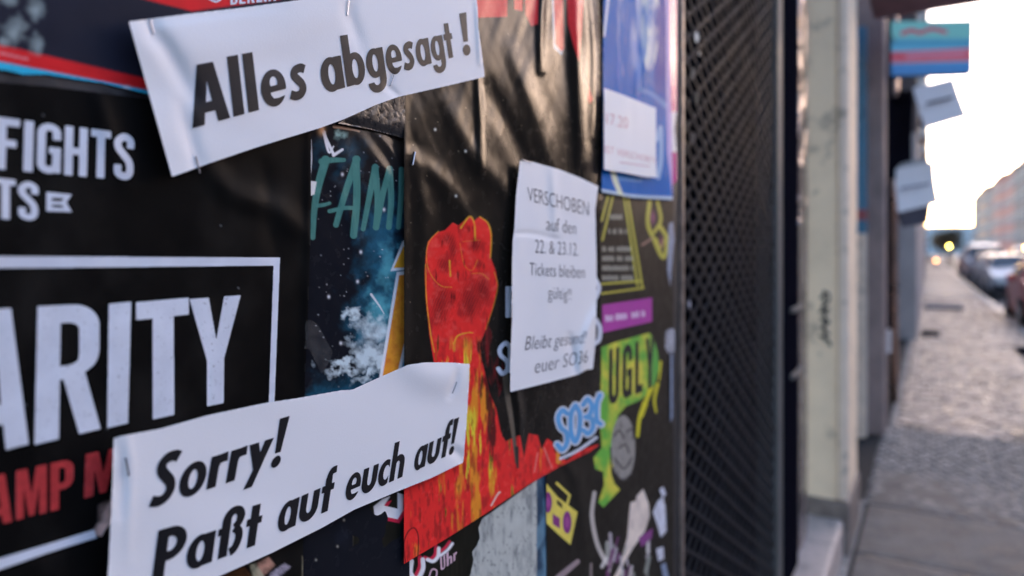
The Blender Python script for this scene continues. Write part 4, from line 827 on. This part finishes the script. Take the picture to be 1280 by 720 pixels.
keep(link('sign_face', tri_mesh('sign_face', pts, T, True, cv.sample(V[:, 0], V[:, 1])), mat('sign_print', attr=True, rough=.35, var=.03, bump=0, coat=.2)), sg)
for a, b_ in (((1118,4),(1118,29)), ((1118,92),(1118,120))):
    bm = bmesh.new(); bm_cyl(bm, CAMP(*a, 6.1), CAMP(*b_, 6.1), .028, n=12); keep(bm_obj('sign_pole', bm, mat('pink_grey_pole', (.4,.33,.32), rough=.4, metal=.4), smooth=True), sg)
PAP2 = mat('grey_white_paper', (.72,.70,.70), rough=.6, var=.03, scale=20, bump=0)
n1_ = empty('paper_note', CAMP(1173, 128, 5.9), label='tilted white paper note hanging just below the blue sign', cat='notice', group='paper notes hanging over the pavement')
slab_px('sheet', [(1141,110),(1192,97),(1209,146),(1157,161)], 5.9, .003, PAP2, .01, n1_)
slab_px('sheet', [(1158,128),(1191,120),(1191.5,123),(1158.5,131)], 5.87, .001, TONER, 0, n1_).name = 'lettering'
n2_ = empty('paper_note', CAMP(1145, 240, 5.8), label='creased white paper note with a dark lower edge hanging lower by the wall', cat='notice', group='paper notes hanging over the pavement')
slab_px('sheet', [(1120,211),(1167,202),(1173,254),(1122,266)], 5.8, .004, PAP2, .02, n2_)
slab_px('dark_edge', [(1122,265),(1164,254),(1160,279),(1129,284)], 5.83, .02, mat('dark_card', (.05,.045,.06), rough=.6), .0, n2_)
slab_px('lettering', [(1126,234),(1162,228),(1162,231),(1126,237)], 5.77, .001, mat('grey_print', (.25,.25,.28), rough=.6), 0, n2_)
slab_px('note_clip', [(1126,205),(1160,196),(1162,205),(1122,213)], 5.84, .02, mat('grey_clip', (.3,.3,.3), rough=.5), 0, n2_)
BLACKP = mat('matt_black_post')
ln = empty('wall_lantern', CAMP(1120, 160, 6.3), label='bulky black lantern and bracket fixed to the wall under the blue sign', cat='lantern')
slab_px('lantern_body', [(1101,122),(1142,124),(1139,205),(1103,210)], 6.3, .22, BLACKP, .02, ln); slab_px('lantern_cap', [(1100,112),(1143,114),(1140,124),(1103,124)], 6.28, .26, BLACKP, 0, ln)
slab_px('bracket_arm', [(1098,190),(1112,192),(1112,255),(1098,258)], 6.3, .1, BLACKP, 0, ln); slab_px('lantern_foot', [(1110,208),(1132,205),(1128,222),(1113,224)], 6.32, .16, BLACKP, 0, ln)

# ================================================================ ground
def big_sheet(name, x0, x1, y0, y1, z, m): return tag(box(name, x0, x1, y0, y1, z - .1, z, m), kind='structure')
PAVB = mat('pavement_bedding', (.045,.042,.04), rough=.9, spec=.1, var=.3, scale=15, bump=.6, bscale=60)
pav = big_sheet('pavement', -.25, 1.85, -3, 420, -.02, PAVB)
big_sheet('road', 2.01, 13.4, -20, 430, -.13, mat('asphalt', (.055,.055,.058), rough=.6, var=.25, scale=3, bump=.5, bscale=60))
kb = mat('granite_kerb', (.30,.29,.28), rough=.55, var=.2, scale=30, bump=.4, bscale=100)
kerb = big_sheet('kerb', 1.85, 2.01, -20, 420, .0, kb)
big_sheet('opposite_pavement', 13.4, 16, -20, 420, .0, mat('paving_far', (.24,.225,.21), rough=.6, var=.2, scale=2, bump=.4, bscale=20))
big_sheet('ground', -400, 400, -300, 900, -.3, mat('earth', (.12,.11,.10), rough=.9))
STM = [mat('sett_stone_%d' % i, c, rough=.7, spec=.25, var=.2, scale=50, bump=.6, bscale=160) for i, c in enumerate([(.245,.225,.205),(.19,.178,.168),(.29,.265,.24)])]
SLM = [mat('granite_slab_%d' % i, c, rough=.62, spec=.35, var=.35, scale=5, bump=1.0, bscale=9, rvar=.25, world=True, dirt=((.085,.08,.075), 2.6, .53, .75)) for i, c in enumerate([(.23,.21,.19),(.18,.165,.155),(.28,.25,.23)])]
def stone_mesh(name, w, l, h, m):
    bm = bmesh.new(); c = .16 * min(w, l); a = [(-w/2,-l/2),(w/2,-l/2),(w/2,l/2),(-w/2,l/2)]
    lo = [bm.verts.new((x, y, -h)) for x, y in a]; mi = [bm.verts.new((x, y, -.006)) for x, y in a]; tp = [bm.verts.new((x * (1 - c / w * 1.2), y * (1 - c / l * 1.2), 0)) for x, y in a]
    for i in range(4): bm.faces.new((lo[i], lo[(i+1)%4], mi[(i+1)%4], mi[i])); bm.faces.new((mi[i], mi[(i+1)%4], tp[(i+1)%4], tp[i]))
    bm.faces.new(tp); me = bpy.data.meshes.new(name); bm.to_mesh(me); bm.free(); me.materials.append(m); return me
SET = [stone_mesh('paving_sett', .056, .060, .03, m) for m in STM]
SLB = [stone_mesh('paving_slab', .47, .60, .05, m) for m in SLM]
for q in SLB: pass
def place(name, me, x, y, z, rz=0, sx=1, sy=1, tilt=0):
    o = bpy.data.objects.new(name, me); COL.objects.link(o); o.parent = pav; o.location = (x, y, z); o.rotation_euler = (random.gauss(0, tilt), random.gauss(0, tilt), rz); o.scale = (sx, sy, 1)
def stuff_stones(name, items, MS=STM, tl=.03):
    V = []; F = []; MI = []
    for me, x, y, z, rz, mi in items:
        b0 = len(V); M_ = Matrix.Translation((x, y, z)) @ Matrix.Rotation(rz, 4, 'Z') @ Matrix.Rotation(random.gauss(0, tl), 4, 'X')
        V += [tuple(M_ @ v.co) for v in me.vertices]; F += [tuple(b0 + i for i in p.vertices) for p in me.polygons]; MI += [mi] * len(me.polygons)
    me = bpy.data.meshes.new(name); me.from_pydata(V, [], F)
    for m in MS: me.materials.append(m)
    me.polygons.foreach_set('material_index', np.array(MI, np.int32)); o = bpy.data.objects.new(name, me); COL.objects.link(o); o.parent = pav; o['kind'] = 'stuff'
# large slabs near the step
def slab_rows(y0, y1, xs, ln_):
    y = y0
    while y < y1:
        for xa, xb in zip(xs[:-1], xs[1:]):
            j = random.uniform(-.02, .02); i = random.randrange(3)
            place('paving_slab', SLB[i], (xa + xb) / 2, y + ln_ / 2 + j, random.uniform(-.003, .004), random.gauss(0, .006), (xb - xa - .012) / .47, (ln_ - .014) / .60, .004)
        y += ln_
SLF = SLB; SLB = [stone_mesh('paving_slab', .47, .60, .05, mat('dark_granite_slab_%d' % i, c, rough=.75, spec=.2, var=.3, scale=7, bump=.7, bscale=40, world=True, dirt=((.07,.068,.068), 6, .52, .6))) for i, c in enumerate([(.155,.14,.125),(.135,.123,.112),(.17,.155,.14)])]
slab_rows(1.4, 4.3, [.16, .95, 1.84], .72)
SLB = SLF
items = []; rows = []
for r, y in enumerate(np.arange(4.34, 6.30, .070)):
    for x in np.arange(.17, 1.84, .070): rows.append((x + random.uniform(-.004, .004) + (.034 if r % 2 else 0), y + random.uniform(-.004, .004)))
for k, (x, y) in enumerate(rows):
    i = random.randrange(3); z = random.uniform(-.006, .004)
    if k < 300: place('paving_sett', SET[i], x, y, z, random.gauss(0, .05), 1, 1, .04)
    else: items.append((SET[i], x, y, z, random.gauss(0, .05), i))
for y in np.arange(1.4, 16, .07):             # sett strips along the wall side
    if not 4.3 < y < 6.3:
        items.append((SET[random.randrange(3)], .205 if y > 6.3 else .12, y, random.uniform(-.006, .003), random.gauss(0, .06), random.randrange(3)))
FARM = [mat('worn_sett_warm_lit_%d' % i, c, rough=.55, spec=.3, var=.25, scale=6, bump=.6, bscale=30, world=True, rvar=.2, dirt=((.085,.08,.075), 2.2, .53, .7)) for i, c in enumerate([(.44,.34,.27),(.32,.25,.205),(.52,.41,.33)])]  # warm sky sheen is mixed into these stone colours, paler than the near setts
def far_items():
    o = []; st = [stone_mesh('worn_sett_warm_lit', .088, .094, .04, m) for m in FARM]
    for r, y in enumerate(np.arange(6.36, 26, .104)):
        lump = lambda x, y: .020 * (float(vnoise(np.array([x * 1.3]), np.array([y * .9]))[0]) - .5)
        for x in np.arange(.26, 1.82, .098):
            i = random.randrange(3); xx = x + (.05 if r % 2 else 0) + random.uniform(-.006, .006)
            o.append((st[i], xx, y + random.uniform(-.006, .006), random.uniform(-.008, .006) + lump(xx, y), random.gauss(0, .06), i))
    return o
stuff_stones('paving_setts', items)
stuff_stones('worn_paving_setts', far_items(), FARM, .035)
for y in np.arange(26.5, 120, .9): place('paving_slab', SLF[random.randrange(3)], 1.05, y, random.uniform(-.004, .004), 0, 1.6 / .47, .88 / .6, .003)
tag(box('metal_plate', .38, 1.18, 19.6, 21.2, .01, .065, mat('bluish_metal_plate', (.10,.11,.14), rough=.8, spec=.1, metal=.0, var=.2), bev=.01), 'bluish metal plate lying flat on the pavement in the middle distance', 'metal plate')
tag(box('manhole_cover', 1.52, 1.8, 11.4, 12.2, .006, .035, mat('matt_black_post'), bev=.01), 'dark manhole cover at the right edge of the pavement', 'manhole cover')

# ================================================================ opposite row, street end, trees
names = ['pink', 'grey', 'rose', 'slate', 'sand', 'brick red']
ys = [-30, 2, 30, 60, 92, 118, 150, 176, 205, 232, 262, 296, 335]; ord_ = [0, 3, 4, 1, 2, 4, 3, 2, 0, 1, 4, 3]
hs = [8.0, 8.5, 9.2, 17.0, 16.4, 18.6, 18.8, 19.4, 20.6, 20.6, 22.4, 22.6]
lbl = ['%s apartment house opposite, house number %d along the row']
where = ['opposite the poster wall, nearest of the row', 'opposite, second of the row', 'opposite, third of the row', 'opposite, fourth of the row', 'opposite, fifth of the row', 'at the right picture edge with sunlit eaves', 'next along from the one at the right edge', 'in the middle of the visible row across the road', 'just past the middle of the row across the road', 'third from the far end across the road', 'next to last at the far end across the road', 'farthest of the row across the road']
for i in range(12):
    building(16.0 + random.uniform(-.2, .2), -1, ys[i] + .05, ys[i + 1], hs[i], FAC[ord_[i]], '%s apartment house %s' % (names[ord_[i]], where[i]), rows=4, group='apartment houses across the road', wins=i >= 3, step=3.4)
b = empty('apartment_building', (2, 440, 0), label='wide pale blue building closing off the far end of the street', cat='building')
keep(box('wall', -14, 24, 436, 450, -.1, 15.5, mat('pale_blue_facade', (.30,.36,.40), rough=.8)), b)
for k in range(11):
    for r in range(3): w = bpy.data.objects.new('window', WM); COL.objects.link(w); w.location = (-9 + 3 * k, 436, 2 + 3.4 * r); w.rotation_euler = (0, 0, -math.pi / 2); keep(w, b)
LEAF = mat('autumn_leaves', (.17,.14,.08), rough=.7, var=.4, scale=3); BARK = mat('bark', (.08,.06,.045), rough=.9, var=.3, scale=10)
def tree(x, y, h, seed, label):
    rr = random.Random(seed); t = empty('street_tree', (x, y, 0), label=label, cat='tree', group='street trees along the kerb')
    bm = bmesh.new(); bm_cyl(bm, (x, y, 0), (x + .1, y, h * .5), .14, .09, 8)
    for k in range(7): a = rr.uniform(0, 6.28); bm_cyl(bm, (x + .05, y, h * rr.uniform(.32, .5)), (x + math.cos(a) * h * .22, y + math.sin(a) * h * .22, h * rr.uniform(.6, .9)), .06, .015, 6)
    keep(bm_obj('trunk', bm, BARK, smooth=True), t); V = []; F = []
    for c in range(34):
        a = rr.uniform(0, 6.28); r = h * .26 * rr.random() ** .5; cz = h * rr.uniform(.5, .98); cx = x + math.cos(a) * r; cy = y + math.sin(a) * r
        for l in range(60):
            p = Vector((cx + rr.gauss(0, .3), cy + rr.gauss(0, .3), cz + rr.gauss(0, .25))); u = Vector((rr.gauss(0,1), rr.gauss(0,1), rr.gauss(0,1))).normalized() * .1; v = u.cross(Vector((rr.gauss(0,1), rr.gauss(0,1), 1))).normalized() * .07
            n = len(V); V += [tuple(p - u), tuple(p + v), tuple(p + u), tuple(p - v)]; F.append((n, n+1, n+2, n+3))
    me = bpy.data.meshes.new('crown'); me.from_pydata(V, [], F); keep(link('crown', me, LEAF), t)
for i, (x, y, h) in enumerate(((2.7, 92, 3.6), (2.6, 104, 4.0), (2.6, 135, 4.6), (2.6, 175, 5.5), (2.6, 220, 6))):
    tree(x, y, h, i, ['nearest small street tree at the kerb beyond the parked cars', 'second small street tree beyond the parked cars', 'middle street tree in the far line at the kerb', 'fourth street tree near the far end', 'farthest street tree at the end of the street'][i])

# ================================================================ cars
RUB = mat('tyre_rubber', (.02,.02,.02), rough=.8); RIM = mat('wheel_rim', (.45,.45,.47), rough=.3, metal=.9)
CGL = mat('car_glass', (.03,.04,.045), rough=.05, spec=.8); LAMP = mat('headlight_lens', (.7,.7,.68), rough=.1, coat=1); TAIL = mat('tail_light_lens', (.4,.02,.02), rough=.2, coat=1)
def car(x, y, rz, paint, label, van=False, cat='car'):
    c = empty('parked_car', (0, 0, 0), label=label, cat=cat, group='cars parked along the kerb'); L_ = 4.4 if not van else 4.9
    # stations: (y, half width low, z low, z belt, z top, half width top)
    if not van: st = [(-2.2,.70,.35,.62,.66,.66),(-2.05,.84,.22,.72,.78,.76),(-1.4,.88,.2,.88,.95,.80),(-.9,.89,.2,.93,1.02,.82),(-.25,.89,.2,.95,1.42,.62),(.5,.89,.2,.96,1.46,.62),(1.2,.89,.2,.97,1.38,.62),(1.75,.87,.22,.98,1.08,.74),(2.1,.82,.25,.90,.96,.74),(2.2,.72,.38,.76,.80,.66)]
    else: st = [(-2.45,.78,.35,.8,.85,.74),(-2.25,.9,.22,1.0,1.08,.86),(-1.6,.94,.2,1.12,1.25,.86),(-1.0,.95,.2,1.15,1.85,.76),(-.4,.95,.2,1.15,1.95,.78),(.8,.95,.2,1.15,1.97,.80),(2.1,.94,.2,1.15,1.93,.80),(2.4,.9,.25,1.1,1.85,.78),(2.45,.86,.4,1.05,1.6,.74)]
    bm = bmesh.new(); rings = []
    for yy, hw, z0, zb, zt, ht in st:
        h = [(hw * .9, z0), (hw, z0 + .15), (hw * 1.0, (z0 + zb) / 2 + .05), (hw * .97, zb), (ht + (hw - ht) * .25, zb + (zt - zb) * .7), (ht * .85, zt - .02), (0, zt + .02)]
        rings.append([bm.verts.new((a, yy, z)) for a, z in h] + [bm.verts.new((-a, yy, z)) for a, z in h[-2::-1]])
    for A, B in zip(rings[:-1], rings[1:]):
        for i in range(len(A) - 1): bm.faces.new((A[i], A[i + 1], B[i + 1], B[i]))
        bm.faces.new((A[-1], A[0], B[0], B[-1]))
    bm.faces.new(rings[0]); bm.faces.new(rings[-1][::-1]); bmesh.ops.recalc_face_normals(bm, faces=bm.faces)
    link_o = bm_obj('body', bm, paint, c, smooth=False)
    md = link_o.modifiers.new('b', 'BEVEL'); md.width = .04; md.segments = 2
    # glass: follow the cabin sections just proud of them
    def glass(ya, yb, sd):
        def sec(yy):
            for p, q in zip(st[:-1], st[1:]):
                if p[0] <= yy <= q[0]:
                    t = (yy - p[0]) / (q[0] - p[0]); return [p[k] + (q[k] - p[k]) * t for k in range(6)]
        bm = bmesh.new(); pts = []
        for yy in (ya, yb):
            _, hw, z0, zb, zt, ht = sec(yy)
            for fr in (.06, .66): wx = hw * .97 + (ht + (hw - ht) * .25 - hw * .97) * fr / .7; pts.append(bm.verts.new((sd * (wx + .008), yy, zb + (zt - zb) * fr)))
        bm.faces.new((pts[0], pts[2], pts[3], pts[1])); g = bmesh.ops.extrude_face_region(bm, geom=bm.faces[:]); bmesh.ops.translate(bm, verts=[v for v in g['geom'] if isinstance(v, bmesh.types.BMVert)], vec=(sd * .01, 0, 0)); bmesh.ops.recalc_face_normals(bm, faces=bm.faces)
        bm_obj('side_window', bm, CGL, c)
    for sd in (-1, 1):
        for ya, yb in (((-.22,.42),(.5,1.15)) if not van else ((-.95,-.1),(0,1.0),(1.1,2.1))): glass(ya, yb, sd)
    def screen(name, a, b):   # a,b = (y, z, halfwidth)
        bm = bmesh.new(); v = [bm.verts.new(p) for p in ((-a[2],a[0],a[1]),(a[2],a[0],a[1]),(b[2],b[0],b[1]),(-b[2],b[0],b[1]))]; bm.faces.new(v)
        g = bmesh.ops.extrude_face_region(bm, geom=bm.faces[:]); bmesh.ops.translate(bm, verts=[q for q in g['geom'] if isinstance(q, bmesh.types.BMVert)], vec=(0, 0, .02)); bmesh.ops.recalc_face_normals(bm, faces=bm.faces); bm_obj(name, bm, CGL, c)
    if not van: screen('windscreen', (-.86,1.045,.74), (-.32,1.40,.58)); screen('rear_window', (1.72,1.10,.68), (1.24,1.385,.58))
    else: screen('windscreen', (-1.58,1.27,.80), (-1.04,1.83,.70)); box('rear_window', -.7, .7, 2.45, 2.47, 1.2, 1.7, CGL, c)
    for yy in ((-1.35, 1.35) if not van else (-1.6, 1.55)):
        for sd in (-1, 1):
            bm = bmesh.new(); bm_cyl(bm, (sd * .72, yy, .32), (sd * .93, yy, .32), .32, n=20); w = bm_obj('wheel', bm, RUB, c); w2 = bmesh.new(); bm_cyl(w2, (sd * .92, yy, .32), (sd * .94, yy, .32), .2, n=14); bm_obj('rim', w2, RIM, w)
    yf = st[0][0]; yb = st[-1][0]
    for sd in (-1, 1):
        box('headlight', sd * .60 - .14, sd * .60 + .14, yf - .02, yf + .16, .62, .76, LAMP, c, bev=.03); box('tail_light', sd * .66 - .1, sd * .66 + .1, yb - .14, yb + .02, .72, .92, TAIL, c, bev=.02)
        box('wing_mirror', sd * .98 - .08, sd * .98 + .08, -.62 - (.5 if van else 0), -.52 - (.5 if van else 0), .96, 1.08, paint, c, bev=.02)
    box('bumper', -.78, .78, yf - .06, yf + .08, .28, .48, BLACKP, c, bev=.03); box('number_plate', -.26, .26, yb + .0, yb + .035, .55, .66, mat('plate_white', (.7,.7,.7)), c)
    c.location = (x, y, -.13); c.rotation_euler = (0, 0, rz); return c
def paint(n, c): return mat('car_paint_' + n, c, rough=.35, metal=.2, spec=.3, var=.05, scale=3, bump=0, coat=.25)
SIL, DRK, RED, WHT, BLU = paint('silver', (.42,.45,.48)), paint('dark', (.03,.035,.045)), paint('red', (.34,.02,.025)), paint('white', (.7,.7,.7)), paint('blue', (.08,.12,.2))
car(2.86, 17.6, 0, RED, 'dark red car nearest the camera at the right edge, parked by the kerb')
car(2.98, 28.8, 0, SIL, 'silver car second in the parked row, over the dark red one')
car(3.0, 34.4, math.pi, SIL, 'silver grey car third in the parked row behind the first silver one')
car(3.05, 40, 0, BLU, 'dark blue car fourth in the parked row')
car(3.1, 46, 0, WHT, 'white van far back in the parked row', van=True, cat='van')
car(3.1, 53, 0, SIL, 'pale silver car just behind the white van')
car(3.25, 60, 0, DRK, 'black car far back in the row behind the white van')
car(7.2, 70, math.pi, WHT, 'white van driving in the road far away', van=True, cat='van')
# lit lamps
def lamp_mat(n, c, s): return mat(n, (.8,.8,.8), emit=(c, s), bump=0, var=0)
def beacon(x, y, z, c, s, label, post=True, r=.09):
    t = empty('warning_beacon', (x, y, 0), label=label, cat='beacon', group='lit lamps far down the street')
    bm = bmesh.new(); bmesh.ops.create_uvsphere(bm, u_segments=16, v_segments=10, radius=r, matrix=Matrix.Translation((x, y, z))); keep(bm_obj('lamp', bm, lamp_mat('lamp_' + label[:12], c, s), smooth=True), t)
    bm = bmesh.new(); bm_cyl(bm, (x, y, -.1), (x, y, z - r * .9), .03, n=8); keep(bm_obj('post', bm, BLACKP), t)
    keep(box('housing', x - r * 1.1, x + r * 1.1, y + r * .6, y + r * 1.4, z - r * 1.2, z + r * 1.2, BLACKP), t)
beacon(2.36, 86, 2.0, (1, .70, .13), 16, 'yellow lit lamp on a thin post at the kerb far away')
beacon(1.02, 66, .70, (1, .35, .10), 3.2, 'low orange warning lamp standing on the far pavement')
beacon(4.98, 46, 1.63, (1, .42, .08), 14, 'orange lit lamp above the cars at the right edge', r=.08)
